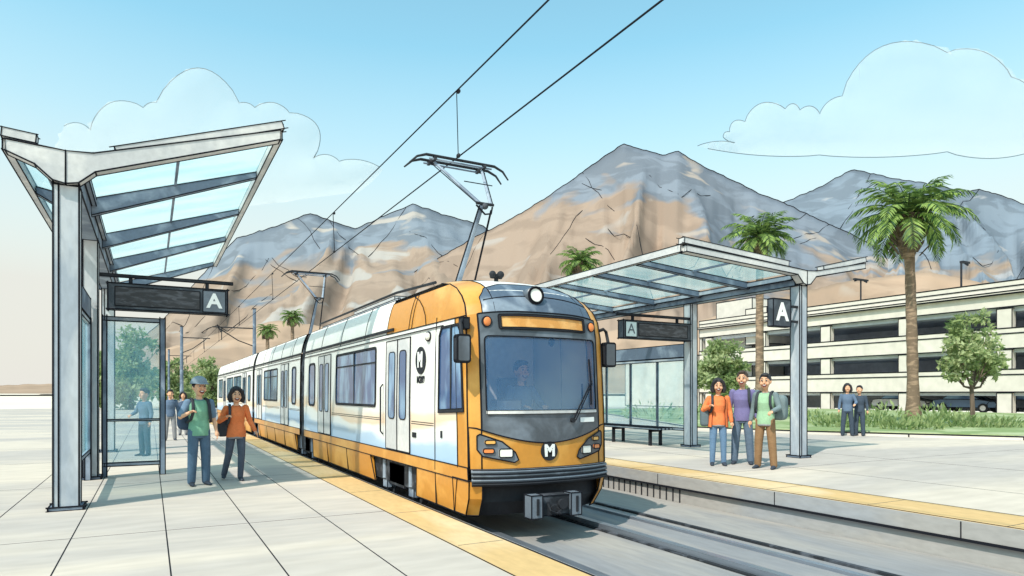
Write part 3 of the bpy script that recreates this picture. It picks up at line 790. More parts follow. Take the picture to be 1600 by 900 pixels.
def mountain(name, P, d0, d1, m, seed, step=5, spur=.22, crest=1.6, freq=80.):
    xs = np.arange(P[0][0], P[-1][0] + 1, step); T_ = 34
    rows = []; top = []
    for i in range(T_ + 9):
        t = i / T_
        row = []
        for x in xs:
            y = prof(P, x) + 2.2 * noise.noise(Vector((x * .11, seed, 0)))
            H = (615 - y) / F * d1
            d = d0 + (d1 - d0) * t
            if t <= 1:
                wv = x / freq + .9 * noise.noise(Vector((x * .012, t * 1.6, seed))) + (1 - t) * (1.5 if x < P[len(P) // 2][0] else -1.5) * 1.1
                rdg = 1 - abs(noise.noise(Vector((wv, t * .8, seed * 3.1)))) * 2.6
                rd2 = abs(noise.noise(Vector((wv * 3.1, t * 2.2, seed + 9))))
                k = math.sin(PI * min(1, t)) ** .8
                z = H * (t ** 1.25) * (1 - spur * k * (1 - rdg) - spur * .45 * k * rd2)
                z += H * .02 * noise.noise(Vector((x * .09, t * 14, seed))) * k
            else:
                z = H * (1 - (t - 1) * 2.5)
            u = (x - 800) / F * d
            row.append(Vector((u * CT + d * ST, -u * ST + d * CT, z + CAM_H)))
            if i == T_: top.append(row[-1])
        rows.append(row)
    b = MB(); b.grid(rows, m, ink=False)
    b.tube([p + Vector((0, 0, crest * .3)) for p in top], crest, INK, n=5)
    # dark rocky ribs running down from the crest
    rnd = random.Random(int(seed * 10))
    for _ in range(int(len(xs) * step / 46)):
        j = rnd.randrange(6, len(xs) - 6); i0 = T_ - rnd.choice((0, 0, 4, 9)); ln = rnd.randint(4, 9); L = []; bend = rnd.uniform(-.06, .06)
        dj = rnd.choice((-1, 1)) * rnd.uniform(1.0, 3.2)
        for q in range(ln):
            ii = i0 - q; jj = int(round(j + dj * q + bend * q * q))
            if ii < 3 or not 0 <= jj < len(xs): break
            L.append(rows[ii][jj] + Vector((0, 0, crest * .25)))
        if len(L) > 2: b.lines.append(L)
    return tag(b.build(name, ink=crest * .55, smooth=True), kind='structure')
bm1 = mountain_mat('rock_left', (.27, .205, .16), (.15, .175, .205), (.36, .33, .30), (180, 640), 3)
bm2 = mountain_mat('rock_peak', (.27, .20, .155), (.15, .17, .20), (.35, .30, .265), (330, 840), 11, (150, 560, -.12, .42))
bm3 = mountain_mat('rock_right', (.28, .21, .16), (.15, .18, .215), (.32, .32, .33), (60, 560), 23)
mountain('mountain_left', [(60, 612), (140, 600), (250, 505), (330, 415), (370, 372), (430, 355), (485, 333), (530, 350), (555, 358), (600, 338), (645, 319), (690, 335), (752, 352), (820, 400), (950, 480), (1100, 560)], 1100, 2500, bm1, 1.3, crest=1.9)
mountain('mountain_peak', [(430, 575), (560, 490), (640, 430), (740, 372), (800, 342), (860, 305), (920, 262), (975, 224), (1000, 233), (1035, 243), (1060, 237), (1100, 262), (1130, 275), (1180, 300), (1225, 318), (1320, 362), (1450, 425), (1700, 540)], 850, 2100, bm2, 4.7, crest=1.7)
mountain('mountain_right', [(1000, 520), (1120, 405), (1225, 316), (1270, 298), (1332, 265), (1400, 280), (1470, 290), (1500, 300), (1530, 296), (1560, 304), (1640, 335), (1760, 410), (1900, 520)], 1000, 2700, bm3, 8.2, crest=1.9)
mountain('foothills', [(-700, 608), (-200, 604), (90, 600), (180, 585), (260, 545), (340, 520), (440, 500), (560, 520), (700, 540), (900, 520), (1080, 505), (1200, 470), (1320, 440), (1450, 425), (1530, 440), (1640, 500), (1800, 570)], 500, 900, mountain_mat('dry_foothill', (.32, .225, .16), (.32, .225, .16), (.38, .33, .28), (0, 100), 31), 5.5, spur=.2, crest=.0001, step=8)

# ---------------------------------------------------------------- clouds
def cloud_mat():
    m = bpy.data.materials.new('cloud_vapour'); m.use_nodes = True
    nt = m.node_tree; n, l = nt.nodes, nt.links; n.remove(n['Principled BSDF'])
    d = n.new('ShaderNodeBsdfDiffuse'); d.inputs['Color'].default_value = (.80, .84, .84, 1)
    t2 = n.new('ShaderNodeBsdfTranslucent'); t2.inputs['Color'].default_value = (.80, .84, .84, 1)
    t = n.new('ShaderNodeBsdfTransparent'); mx = n.new('ShaderNodeMixShader'); mx.inputs['Fac'].default_value = .5
    m3 = n.new('ShaderNodeMixShader'); m3.inputs['Fac'].default_value = .17
    l.new(d.outputs[0], mx.inputs[1]); l.new(t2.outputs[0], mx.inputs[2]); l.new(t.outputs[0], m3.inputs[1]); l.new(mx.outputs[0], m3.inputs[2])
    l.new(m3.outputs[0], n['Material Output'].inputs['Surface'])
    return m
M['cloud'] = cloud_mat()
M['cloudline'] = mat('cloud_edge', (.16, .22, .26), .9, 0, fine=0)
def smooth_poly(pts, bulges):
    """scalloped outline: each stretch between two corner points swells outward"""
    o = []
    n = len(pts)
    for i in range(n):
        a, c = Vector(pts[i]), Vector(pts[(i + 1) % n]); h = bulges[i]
        nr = Vector((c.y - a.y, -(c.x - a.x)))
        k = 12
        for j in range(k):
            t = j / k; o.append(a + (c - a) * t + nr * h * math.sin(PI * t) ** .75)
    return [(p.x, p.y) for p in o]
def cloud(label, pts, bulges, d, open_from):
    P = smooth_poly(pts, bulges)
    P2 = [((x - 800) / F * d, (615 - y) / F * d) for x, y in P]
    cx = sum(p[0] for p in P2) / len(P2)
    from mathutils.kdtree import KDTree
    kd = KDTree(len(P2))
    for i, p in enumerate(P2): kd.insert((p[0], p[1], 0), i)
    kd.balance()
    def thick(x, z): return 1.1 * math.sqrt(max(0, kd.find((x, z, 0))[2]) * d * .02)
    def W(x, z, s):
        dd = d + s * thick(x, z)
        return Vector((x * CT + dd * ST, -x * ST + dd * CT, z + CAM_H))
    b = MB()
    b.patch(P2, lambda x, z: W(x, z, -1), 'cloud', sp=d * .016, ink=False)
    b.patch(P2, lambda x, z: W(x, z, 1), 'cloud', sp=d * .016, ink=False)
    L = [W(x, z, 0) for x, z in P2]
    b.lines.append(L[:open_from]); o = b.build('cloud', ink=d * .00062, smooth=True, inkmat=M['cloudline'])
    tag(o, label, 'cloud', 'pale clouds over the mountains')
cloud('wide heaped cloud above the left canopy with one tall round dome', [(100, 197), (141, 203), (224, 168), (244, 160), (374, 161), (398, 168), (452, 176), (490, 247), (530, 252), (598, 265), (560, 300), (330, 330), (60, 320)], [.2, .3, .15, .42, .15, .22, .36, .2, .12, .05, 0, 0, 0], 5200, 108)
cloud('large billowing cloud over the right mountain with a high rounded top', [(1090, 228), (1148, 223), (1130, 214), (1140, 206), (1164, 190), (1227, 170), (1250, 172), (1281, 178), (1316, 150), (1480, 82), (1580, 120), (1640, 225), (1480, 237), (1280, 242)], [.08, .1, .3, .35, .3, .4, .3, .15, .27, .2, .2, .1, .03, .04], 5600, 168)

# ---------------------------------------------------------------- overhead wires
def wire(name, label, pts, r):
    b = MB(); b.tube(pts, r, INK, n=5); return tag(b.build(name), label, 'wire')
WX = 4.18
def cz(y): return 5.16
def mz(y): 
    k = ((y + 6) % 46) / 46; return 6.15 - .55 * math.sin(PI * k) * 0
wire('contact_wire', 'lower overhead contact wire that the raised pantograph touches', [(WX, y, cz(y)) for y in range(-30, 420, 10)], .011)
wire('messenger_wire', 'upper overhead messenger wire above the contact wire', [(WX - .05, y, mz(y) ) for y in range(-30, 420, 6)], .012)
for y in (9.35, 17.2, 27, 38, 50, 64, 80):
    b = MB(); r = .007 if y < 12 else .010
    b.tube([(WX - .05, y, mz(y)), (WX, y + .05, cz(y))], r, INK, n=5)
    for z in (mz(y), cz(y)): b.ell((WX - .02, y, z), (.03, .05, .035), 'dark')
    tag(b.build('wire_dropper'), {4.95: 'dropper between the two overhead wires, nearest the viewer', 9.35: 'dropper between the two overhead wires, just ahead of the front pantograph', 17.2: 'dropper between the overhead wires over the middle of the train'}.get(y, 'thin dropper between the overhead wires far down the line'), 'wire dropper', 'droppers hanging from the messenger wire')
def catenary_pole(x, y, h, xw, label, side):
    t = thing('catenary_pole', label, 'pole', (x, y, -.3), 0, 'catenary poles along the track')
    b = MB(); b.tube([(0, 0, 0), (0, 0, h)], [.15, .11], 'steeld', n=8); b.disc((0, 0, h), (0, 0, 1), .14, .06, 'dark'); b.build('mast', t)
    b = MB(); dx = xw - x; za = 6.5
    b.tube([(0, 0, za), (dx * 1.15, 0, za)], .045, 'dark', n=6); b.tube([(0, 0, za - 1.3), (dx * .45, 0, za - .9), (dx, 0, za - .05)], .04, 'dark', n=6)
    b.tube([(dx * .9, 0, za), (dx * .9, 0, za - .9)], .03, 'dark', n=6); b.build('bracket_arm', t)
catenary_pole(6.6, 51, 7.9, WX, 'dark catenary mast rising behind the rear of the train on its far side', 1)
catenary_pole(2.3, 62, 7.4, WX, 'catenary mast left of the track just beyond the waving people', -1)
catenary_pole(2.0, 92, 7.2, WX, 'farthest catenary mast down the line in front of the green trees', -1)

# ---------------------------------------------------------------- station canopies
def panel_sign(loc, w, h, letter_left, label, bar, rz=0):
    t = thing('platform_sign', label, 'sign', loc, rz, 'long platform signs under the canopies')
    b = MB(); b.box((0, -.10, 0), (w, .10, h), 'sign'); b.build('housing', t, ink=.013, over=.03)
    lw = h * .93
    x0, x1 = (lw, w - .05) if letter_left else (.05, w - lw)
    b = MB(); b.box((x0 + .06, -.112, .06), (x1 - .05, -.10, h - .06), 'screen'); b.build('display_screen', t, ink=.008)
    lx0, lx1 = (.06, lw) if letter_left else (w - lw, w - .04)
    b = MB(); b.box((lx0, -.112, .03), (lx1, -.10, h - .03), 'signpale' if letter_left else 'bumper'); pl = b.build('letter_plate', t, ink=.008)
    letters('A', h * .80, 'sign' if letter_left else 'signwhite', FRONT((lx0 + lx1) / 2, -.115, h / 2), 'letter', pl, .004, (1, 1), .012 if not letter_left else .0)
    b = MB(); zb = h + .12
    b.box((-.12, -.03, zb), (bar, .03, zb + .05), 'dark')
    for q in (.35, w - .35): b.box((q - .025, -.02, h), (q + .025, .02, zb), 'dark')
    b.build('hanger_bar', t, ink=.006)
    return t
def gull_canopy(loc, y1, ztop, right, left, frames, rafters, label, post_w, ink, root_h, tiph, mull, posts_label):
    """posts carry a long gutter beam; wings rise to both sides. right/left = (x, z) of the wing tips"""
    t = thing('station_canopy', label, 'canopy', loc, 0, 'gull-wing canopies of the station')
    for y in frames:
        b = MB(); w = post_w
        b.box((-w / 2, y - w / 2, .02), (w / 2, y + w / 2, ztop), 'post'); b.box((-w / 2 - .05, y - w / 2 - .05, 0), (w / 2 + .05, y + w / 2 + .05, .05), 'steeld')
        b.lines += [[Vector((-w / 2 + .06, y - w / 2 - .002, .05)), Vector((-w / 2 + .06, y - w / 2 - .002, ztop))]]
        b.build('post', t, ink=ink, over=.04)
    hw = post_w * .5 + .10
    # near fascia beam, a bowed throat on the post and two tapering arms
    for k, y in enumerate((-.12,) ):
        for s, (tx, tz) in ((1, right), (-1, left)):
            P = [(0, ztop + .0), (s * post_w * .5, ztop + .03), (s * hw * 1.35, ztop + .20), (tx, tz - tiph), (tx, tz), (s * .3, ztop + root_h + .02), (0, ztop + root_h)]
            b = MB(); b.prism(P, lambda x, z, a: Vector((x, a, z)), y - .09, y + .09, 'steell'); b.build('wing_beam', t, ink=ink, over=.05)
            # upper flashing strip
            a0 = Vector((s * min(.55, abs(tx) * .5), y, ztop + root_h + .10)); a1 = Vector((tx + s * .04, y, tz + .09))
            b = MB(); b.beam(a0, a1, .16, .11, 'steell'); b.build('roof_flashing', t, ink=ink * .7, over=.06)
    b = MB(); b.box((-.14, -.02, ztop + .0), (.14, y1, ztop + .24), 'steeld'); b.build('gutter_beam', t, ink=ink, over=.05)
    for (tx, tz), s in ((right, 1), (left, -1)):
        for y in rafters:
            b = MB(); P = [(s * .14, ztop + .10), (tx - s * .06, tz - .12), (tx - s * .06, tz - .02), (s * .14, ztop + root_h - .06)]
            b.prism(P, lambda x, z, a: Vector((x, a, z)), y - .06, y + .06, 'steeld'); b.build('rafter', t, ink=ink * .8, over=.05)
        b = MB(); b.beam((tx, -.1, tz - .04), (tx, y1, tz - .04), .09, .14, 'steell'); b.build('edge_beam', t, ink=ink * .8, over=.05)
        b = MB(); b.beam((s * .18, 0, ztop + root_h - .12), (s * .18, y1, ztop + root_h - .12), .06, .10, 'steel'); b.build('inner_beam', t, ink=ink * .8)
        for q in mull:
            x = tx * q; z = ztop + root_h - .05 + (tz - ztop - root_h) * q
            b = MB(); b.beam((x, .05, z), (x, y1, z), .04, .04, 'steeld', ink=False); b.build('mullion', t)
        ys = [0] + list(rafters)
        for a, c in zip(ys, ys[1:]):
            b = MB(); z0 = ztop + root_h - .02; z1 = tz + .01
            b.hexa([(s * .16, a, z0), (tx, a, z1), (tx, c, z1), (s * .16, c, z0), (s * .16, a, z0 + .015), (tx, a, z1 + .015), (tx, c, z1 + .015), (s * .16, c, z0 + .015)], 'canopyglass', ink=False)
            b.build('roof_glass', t)
    return t
LC = (-.95, 10.36, 0)
lc = gull_canopy(LC, 11.0, 4.18, (2.62, 5.36), (-.62, 4.64), (0, 3.45, 9.6), (1.9, 4.55, 7.3, 10.9), 'tall gull-wing glass canopy on grey posts at the left platform', .28, .0115, .42, .14, (.5,), '')
# side screen between its posts, built into the shelter
def glazed(name, label, loc, p0, p1, z0, z1, cols, band=None, ink=.010, midbar=None, group=None):
    t = thing(name, label, 'glass screen', loc, 0, group)
    p0, p1 = Vector(p0), Vector(p1); d = (p1 - p0); L = d.length; u = d / L; up = Vector((0, 0, 1))
    b = MB()
    for q, w in ((p0, .07), (p1, .09)): b.beam(q, q + up * (z1 + .04), w, w, 'steeld')
    for z, h in ((z0, .06), (z1, .07)): b.beam(p0 + up * z, p1 + up * z, .06, h, 'steel')
    if band: b.beam(p0 + up * (z1 + .22), p1 + up * (z1 + .22), .08, .34, 'steeld')
    if midbar: b.beam(p0 + up * midbar, p1 + up * midbar, .03, .03, 'steel')
    for k in range(1, cols): b.beam(p0 + d * (k / cols) + up * z0, p0 + d * (k / cols) + up * z1, .04, .045, 'steeld')
    b.build('frame', t, ink=ink, over=.03)
    for k in range(cols):
        a = p0 + d * (k / cols) + u * .03; c = p0 + d * ((k + 1) / cols) - u * .03; sd = u.cross(up) * .008
        b = MB(); b.hexa([a - sd + up * z0, c - sd + up * z0, c + sd + up * z0, a + sd + up * z0, a - sd + up * z1, c - sd + up * z1, c + sd + up * z1, a + sd + up * z1], 'panelglass', ink=False); b.build('glass_pane', t)
    return t
glazed('wind_screen', 'glass wind screen with dark frame standing across the left platform', (-.72, 13.95, 0), (0, 0, 0), (.92, 0, 0), .22, 2.85, 1, midbar=1.02)
glazed('side_screen', 'side glazing with blue-grey header between the two near posts of the left canopy', (-.95, 10.6, 0), (0, 0, 0), (0, 3.0, 0), .5, 2.75, 2, band=True)
panel_sign((-.66, 13.75, 3.0), 1.95, .46, False, 'long dark platform sign ending in a white A, under the left canopy', 2.05)
RC = (12.05, 9.42, ZR)
rc = gull_canopy(RC, 9.0, 3.62, (1.95, 4.26), (-3.35, 4.10), (0, 3.2, 8.6), (1.25, 2.75, 4.4, 6.2, 8.9), 'low gull-wing glass canopy on grey posts at the right platform', .23, .012, .30, .12, (.55,), '')
glazed('back_screen', 'four-pane glass back screen behind the bench on the right platform', (12.2, 12.9, ZR), (0, 4.6, 0), (0, 0, 0), .42, 2.25, 4, band=True)
panel_sign((9.78, 12.55, 2.82), 2.1, .42, True, 'long dark platform sign beginning with a pale A, under the right canopy', 2.16)
t = thing('letter_sign', 'square dark sign with a white A fixed to the near post of the right canopy', 'sign', (11.38, 9.36, 2.88))
b = MB(); b.box((-.26, -.07, 0), (.26, .07, .56), 'sign'); h_ = b.build('panel', t, ink=.013); 
for z in (.1, .41): b = MB(); b.box((.26, -.02, z), (.56, .02, z + .05), 'dark'); b.build('bracket', t)
letters('A', .50, 'signwhite', FRONT(0, -.078, .28), 'letter', t, .004, (1, 1), .018)
# bench
t = thing('platform_bench', 'slatted steel bench in front of the glass back screen', 'bench', (11.55, 13.0, ZR))
b = MB()
for k in range(4): b.box((-.24 + k * .125, 0, .42), (-.14 + k * .125, 3.4, .47), 'steel')
b.build('seat', t, ink=.009)
for y in (.35, 1.9, 3.1):
    b = MB(); b.box((-.2, y, 0), (-.14, y + .06, .42), 'dark'); b.box((.14, y, 0), (.20, y + .06, .42), 'dark'); b.box((-.2, y, .36), (.2, y + .06, .42), 'dark'); b.build('leg', t, ink=.005)

# ---------------------------------------------------------------- parking garage
GX, GY0, GY1, GD = 49.4, 6.0, 50.5, 6.5
gz = ZR
t = thing('parking_garage', 'long pale three-storey parking garage with open dark decks', 'garage', (GX, 0, gz))
def gb(name, lo, hi, m, ink=0): b = MB(); b.box(lo, hi, m); return b.build(name, t, ink=ink)
GI = .045
for z0, z1, name in ((7.05, 8.75, 'roof_parapet'), (4.30, 5.65, 'parapet'), (1.45, 2.95, 'parapet')):
    b = MB(); b.box((0, GY0, z0), (.35, GY1, z1), 'garage'); b.lines.append([Vector((-.01, GY0, z1 - .35)), Vector((-.01, GY1, z1 - .35))])
    if z1 > 8: b.box((-.25, GY0, 7.9), (0, GY1, 8.05), 'garage')
    b.build(name, t, ink=GI)
for z in (4.25, 1.40, 6.95): gb('deck', (.3, GY0, z - .2), (GD, GY1, z + .1), 'garagein')
gb('back_wall', (GD, GY0, 0), (GD + .3, GY1, 8.2), 'garagein')
for y in (GY0, GY1 - .3): gb('end_wall', (.1, y, 0), (GD, y + .3, 7.2), 'garage', GI)
for k in range(7):
    y = GY0 + 3.2 + k * 6.6
    for z0, z1 in ((0, 1.40), (2.95, 4.25), (5.65, 6.95)):
        gb('column', (.05, y, z0), (.55, y + .9, z1), 'garage', GI * .7)
gb('stair_tower', (1.5, 45.0, 0), (6, 49.6, 10.6), 'garage', GI); gb('stair_tower', (.6, 42.5, 6), (4, 45.0, 9.4), 'garage', GI); 
gb('low_wing', (-2, 50.6, 0), (14, 60, 5.3), 'garage', GI)
# deck lamps on the roof
def deck_lamp(px, d, ytop, ybot, label, two):
    p = far(px, d); z0 = CAM_H + (615 - ybot) / F * d; z1 = CAM_H + (615 - ytop) / F * d
    t = thing('deck_lamp', label, 'lamp post', (p.x, p.y, z0), 0, 'lamp posts on the garage roof')
    b = MB(); b.tube([(0, 0, 0), (0, 0, z1 - z0)], .07, 'dark', n=6); b.build('post', t)
    for s in ((-1, 1) if two else (1,)):
        b = MB(); b.box((min(0, s * 1.0), -.12, z1 - z0 - .03), (max(0, s * 1.0), .12, z1 - z0 + .12), 'dark'); b.tube([(s * .5, 0, z1 - z0), (s * .9, 0, z1 - z0 - .12)], .08, 'under', n=6); b.build('lamp_head', t)
deck_lamp(1345, 62, 438, 478, 'twin-headed lamp post on the garage roof, left of the big palm', True)
deck_lamp(1502, 50, 410, 455, 'single lamp post on the garage roof, right of the big palm', False)

# parked cars
def make_car(body):
    t = thing('parked_car', '', 'car')
    b = MB()
    prof_ = [(-2.15, .35), (-2.2, .62), (-2.05, .80), (-1.1, .92), (1.5, .95), (2.05, .88), (2.15, .6), (2.1, .35)]
    b.prism(prof_, lambda x, z, a: Vector((x, a * (1 - .06 * (z > .7)), z)), -.86, .86, body); b.build('body', t, ink=.03)
    b = MB()
    b.prism([(-1.05, .92), (-.45, 1.38), (.75, 1.40), (1.45, .94)], lambda x, z, a: Vector((x, a * (1 - .22 * (z > 1.1)), z)), -.82, .82, 'sideglass'); b.build('cabin_window', t, ink=.02)
    b = MB(); b.hexa([(-.4, -.62, 1.385), (.7, -.62, 1.40), (.7, .62, 1.40), (-.4, .62, 1.385), (-.35, -.55, 1.45), (.62, -.55, 1.46), (.62, .55, 1.46), (-.35, .55, 1.45)], body, ink=False); b.build('roof', t)
    for x in (-1.35, 1.35):
        for s in (-1, 1):
            b = MB(); b.disc((x, s * .72, .33), (0, s, 0), .33, .17, 'dark'); wl = b.build('wheel', t); b = MB(); b.disc((x, s * .89, .33), (0, s, 0), .19, .01, 'steell'); b.build('rim', wl)
    for s in (-1, 1):
        b = MB(); b.box((-2.2, s * .62 - .18, .6), (-2.12, s * .62 + .18, .72), 'lampw', ink=False); b.build('headlight', t)
    return t
M['carblue'] = mat('car_blue', (.10, .16, .26), .3, .1); M['carwhite'] = mat('car_pale', (.50, .53, .55), .3, .05); M['cardark'] = mat('car_dark', (.05, .06, .08), .3, .1)
protos = {c: make_car(c) for c in ('carblue', 'carwhite', 'cardark')}; usedc = set()
cars = [(12.5, 0, 'carblue', 'blue car on the garage ground level at the far right end'), (17.0, 0, 'carwhite', 'pale car on the garage ground level right of the palm trunk'), (22.5, 0, 'cardark', 'dark car on the garage ground level behind the palm trunk'), (26.3, 0, 'carblue', 'blue car on the garage ground level left of the palm trunk'), (31.0, 0, 'carwhite', 'pale car on the garage ground level behind the two standing figures'),
        (24.5, 1.5, 'cardark', 'dark car on the middle garage deck left of the palm trunk'), (29.0, 1.5, 'carwhite', 'pale car on the middle garage deck by a column'), (15.5, 1.5, 'carblue', 'blue car on the middle garage deck right of the palm trunk'),
        (19.0, 4.35, 'carblue', 'blue car on the top covered deck right of the palm'), (27.5, 4.35, 'carwhite', 'pale car on the top covered deck left of the palm'), (34.5, 4.35, 'cardark', 'dark car on the top covered deck near the stair tower')]
for y, z, c, lb in cars:
    o = protos[c] if c not in usedc else copy_tree(protos[c]); usedc.add(c)
    o.location = (GX + 2.6, y, gz + z); o.rotation_euler = (0, 0, PI / 2 + random.choice((0, PI)))
    o['label'] = lb; o['group'] = 'cars parked in the garage'

# ---------------------------------------------------------------- garden bed, kerbs
A = [at(1079, 671, ZR), at(1250, 678, ZR), at(1420, 683, ZR), at(1600, 688, ZR)]
B_ = [Vector((48, 5, ZR)), Vector((48, 42, ZR)), Vector((30, 44, ZR))]
poly = [(p.x, p.y) for p in A + B_]
b = MB(); b.prism(poly, lambda x, y, a: Vector((x, y, a)), ZR - .2, ZR + .10, 'garage', ink=True); tag(b.build('garden_kerb', ink=.022), 'low pale kerb round the planted bed in front of the garage', 'kerb')
cxp = sum(p[0] for p in poly) / len(poly); cyp = sum(p[1] for p in poly) / len(poly)
b = MB(); b.prism([(cxp + (x - cxp) * .972, cyp + (y - cyp) * .972) for x, y in poly], lambda x, y, a: Vector((x, y, a)), ZR, ZR + .13, 'lawn', ink=False); tag(b.build('lawn'), kind='structure')
rnd = random.Random(5)
def bush(loc, r, h, label, group='low shrubs in the garden bed', n=170, dark=.2, lm='leaf', ld='leafd', ls=.10):
    b = MB()
    for _ in range(n):
        a, q = rnd.uniform(0, 2 * PI), rnd.random() ** .5
        x, y = math.cos(a) * r * q, math.sin(a) * r * q; z = rnd.random() ** .7 * h * math.sqrt(max(.05, 1 - q * q * .8))
        s = ls * rnd.uniform(.7, 1.5); dr = Vector((x * .6 + rnd.uniform(-.3, .3), y * .6 + rnd.uniform(-.3, .3), rnd.uniform(.3, 1.0))).normalized(); sd = dr.cross(Vector((rnd.uniform(-1, 1), rnd.uniform(-1, 1), .2))).normalized()
        p = Vector((x, y, z))
        b.add([p - dr * s, p + sd * s * .35, p + dr * s * 1.2, p - sd * s * .35], [(0, 1, 2, 3)], ld if rnd.random() < dark else lm)
    o = b.build('shrub', loc=loc); return tag(o, label, 'shrub', group)
spots = [(1275, 662, .9, .6, 'rounded shrub just right of the canopy post'), (1300, 668, .8, .45, 'low shrub left of the two standing figures'), (1318, 664, .7, .5, 'shrub behind the two standing figures'), (1365, 668, .7, .55, 'shrub between the standing figures and the palm'), (1385, 664, .9, .95, 'taller shrub left of the palm trunk'), (1405, 672, .6, .5, 'tufted shrub at the foot of the palm, on its left'), (1446, 672, .6, .55, 'tufted shrub at the foot of the palm, on its right'), (1466, 666, 1.0, .9, 'taller shrub right of the palm trunk'), (1495, 668, .9, .6, 'shrub between the palm and the small tree'), (1535, 668, .9, .4, 'low shrub below the small tree'), (1568, 668, 1.0, .4, 'low shrub right of the small tree'), (1100, 650, 1.1, .7, 'shrub seen between the canopy post and the woman in orange'), (1145, 652, 1.2, .6, 'shrub seen behind the three people'), (1215, 652, 1.2, .7, 'shrub seen left of the near canopy post'), (1020, 655, 1.6, .9, 'shrub seen through the back screen')]
for px, py, r, h, lb in spots:
    p = at(px, py, ZR + .1); bush(p, r, h, lb)

# ---------------------------------------------------------------- palms
def frond(b, base, az, el, L, droop, w, gm, dm, n=20, ls=1.0):
    pts = []; p = Vector(base); e = el; st = L / n
    for i in range(n + 1):
        pts.append(p.copy()); d = Vector((math.cos(az) * math.cos(e), math.sin(az) * math.cos(e), math.sin(e))); p = p + d * st; e -= droop / n * (1 + i / n * 1.2)
    b.tube(pts, [L * .012 * (1 - .8 * i / n) for i in range(n + 1)], dm, n=4, cap=False)
    for i in range(2, n + 1):
        d = (pts[i] - pts[i - 1]).normalized(); sd = Vector((-math.sin(az), math.cos(az), 0)); up = sd.cross(d)
        q = i / n; ll = w * (math.sin(PI * min(1, q * .85 + .12)) ** .6) * ls
        for s in (-1, 1):
            for k in (0, .5):
                pp = pts[i - 1].lerp(pts[i], k)
                dr = (sd * s * .85 + d * .75 + up * rnd.uniform(-.1, .12) - Vector((0, 0, rnd.uniform(.05, .45)))).normalized(); l_ = ll * rnd.uniform(.8, 1.1); wd = d.cross(dr).cross(dr).normalized() * l_ * .075
                b.add([pp - wd * .5, pp + dr * l_ * .5 - wd, pp + dr * l_ - Vector((0, 0, l_ * .15)), pp + dr * l_ * .5 + wd], [(0, 1, 2, 3)], dm if (i * 2 + s + int(k * 2)) % 5 == 0 else gm)
def palm(p, h, R, tr, label, n=46, gm='palmg', lean=.0, seed=1, group='palm trees', shaggy=True):
    global rnd
    rnd = random.Random(seed)
    t = thing('palm_tree', label, 'palm tree', p, 0, group)
    b = MB(); K = 16
    b.tube([(lean * (i / K) ** 1.6 * -1, 0, h * i / K) for i in range(K + 1)], [tr * (1.35 - .45 * min(1, i / 3) + (.10 if i % 2 else 0)) * (1 - .25 * i / K) for i in range(K + 1)], 'trunk', n=10)
    for k in range(4):
        a = k * 1.7; b.lines.append([Vector((math.cos(a) * tr * 1.0 - lean * (i / K) ** 1.6, math.sin(a) * tr * 1.0, h * i / K)) for i in range(K + 1)])
    b.build('trunk', t, smooth=True)
    top = Vector((-lean, 0, h))
    if shaggy:
        b = MB(); b.tube([top - Vector((0, 0, R * .62)), top - Vector((0, 0, R * .4)), top - Vector((0, 0, R * .1)), top + Vector((0, 0, R * .08))], [tr * .9, tr * 1.6, tr * 1.9, tr * 1.0], 'trunk', n=12)
        for k in range(60):
            a = rnd.uniform(0, 2 * PI); z = -rnd.uniform(.05, .6) * R; r_ = tr * 1.7
            c = top + Vector((math.cos(a) * r_, math.sin(a) * r_, z)); b.beam(c, c + Vector((math.cos(a) * .12 * R, math.sin(a) * .12 * R, R * .14)), tr * .35, tr * .12, 'bark', ink=False)
        b.build('boot_skirt', t)
    b = MB()
    for k in range(n):
        q = (k + .5) / n; az = k * 2.39996 + rnd.uniform(-.2, .2); el = math.radians(86 - 104 * q ** .95); L = R * rnd.uniform(.9, 1.12) * (.92 + .15 * math.sin(PI * q))
        frond(b, top + Vector((0, 0, R * .05)), az, el, L, rnd.uniform(.9, 1.35), R * .27, gm, 'palmd', n=16)
    b.build('crown', t)
    return t
p = at(1427, 668, ZR); palm(p + Vector((0, 0, .05)), 8.15, 2.4, .24, 'large palm tree with a shaggy crown in the bed before the garage', n=38, lean=.35, seed=3)
def palm_far(px, d, yc, R_px, label, tr=.22, seed=1, n=32):
    p = far(px, d); R = R_px / F * d * 1.12; h = CAM_H + (615 - yc) / F * d - ZR
    palm(Vector((p.x, p.y, ZR)), h - R * .05, R, tr, label, n=n, seed=seed)
palm_far(1187, 31, 372, 56, 'palm tree rising behind the right canopy roof', seed=8)
palm_far(906, 40, 412, 37, 'palm crown showing between the train cab and the right canopy', seed=11)
palm_far(457, 66, 496, 20, 'right and taller palm of the distant pair above the train roof', seed=14, n=30)
palm_far(418, 64, 517, 18, 'left and shorter palm of the distant pair above the train roof', seed=17, n=30)

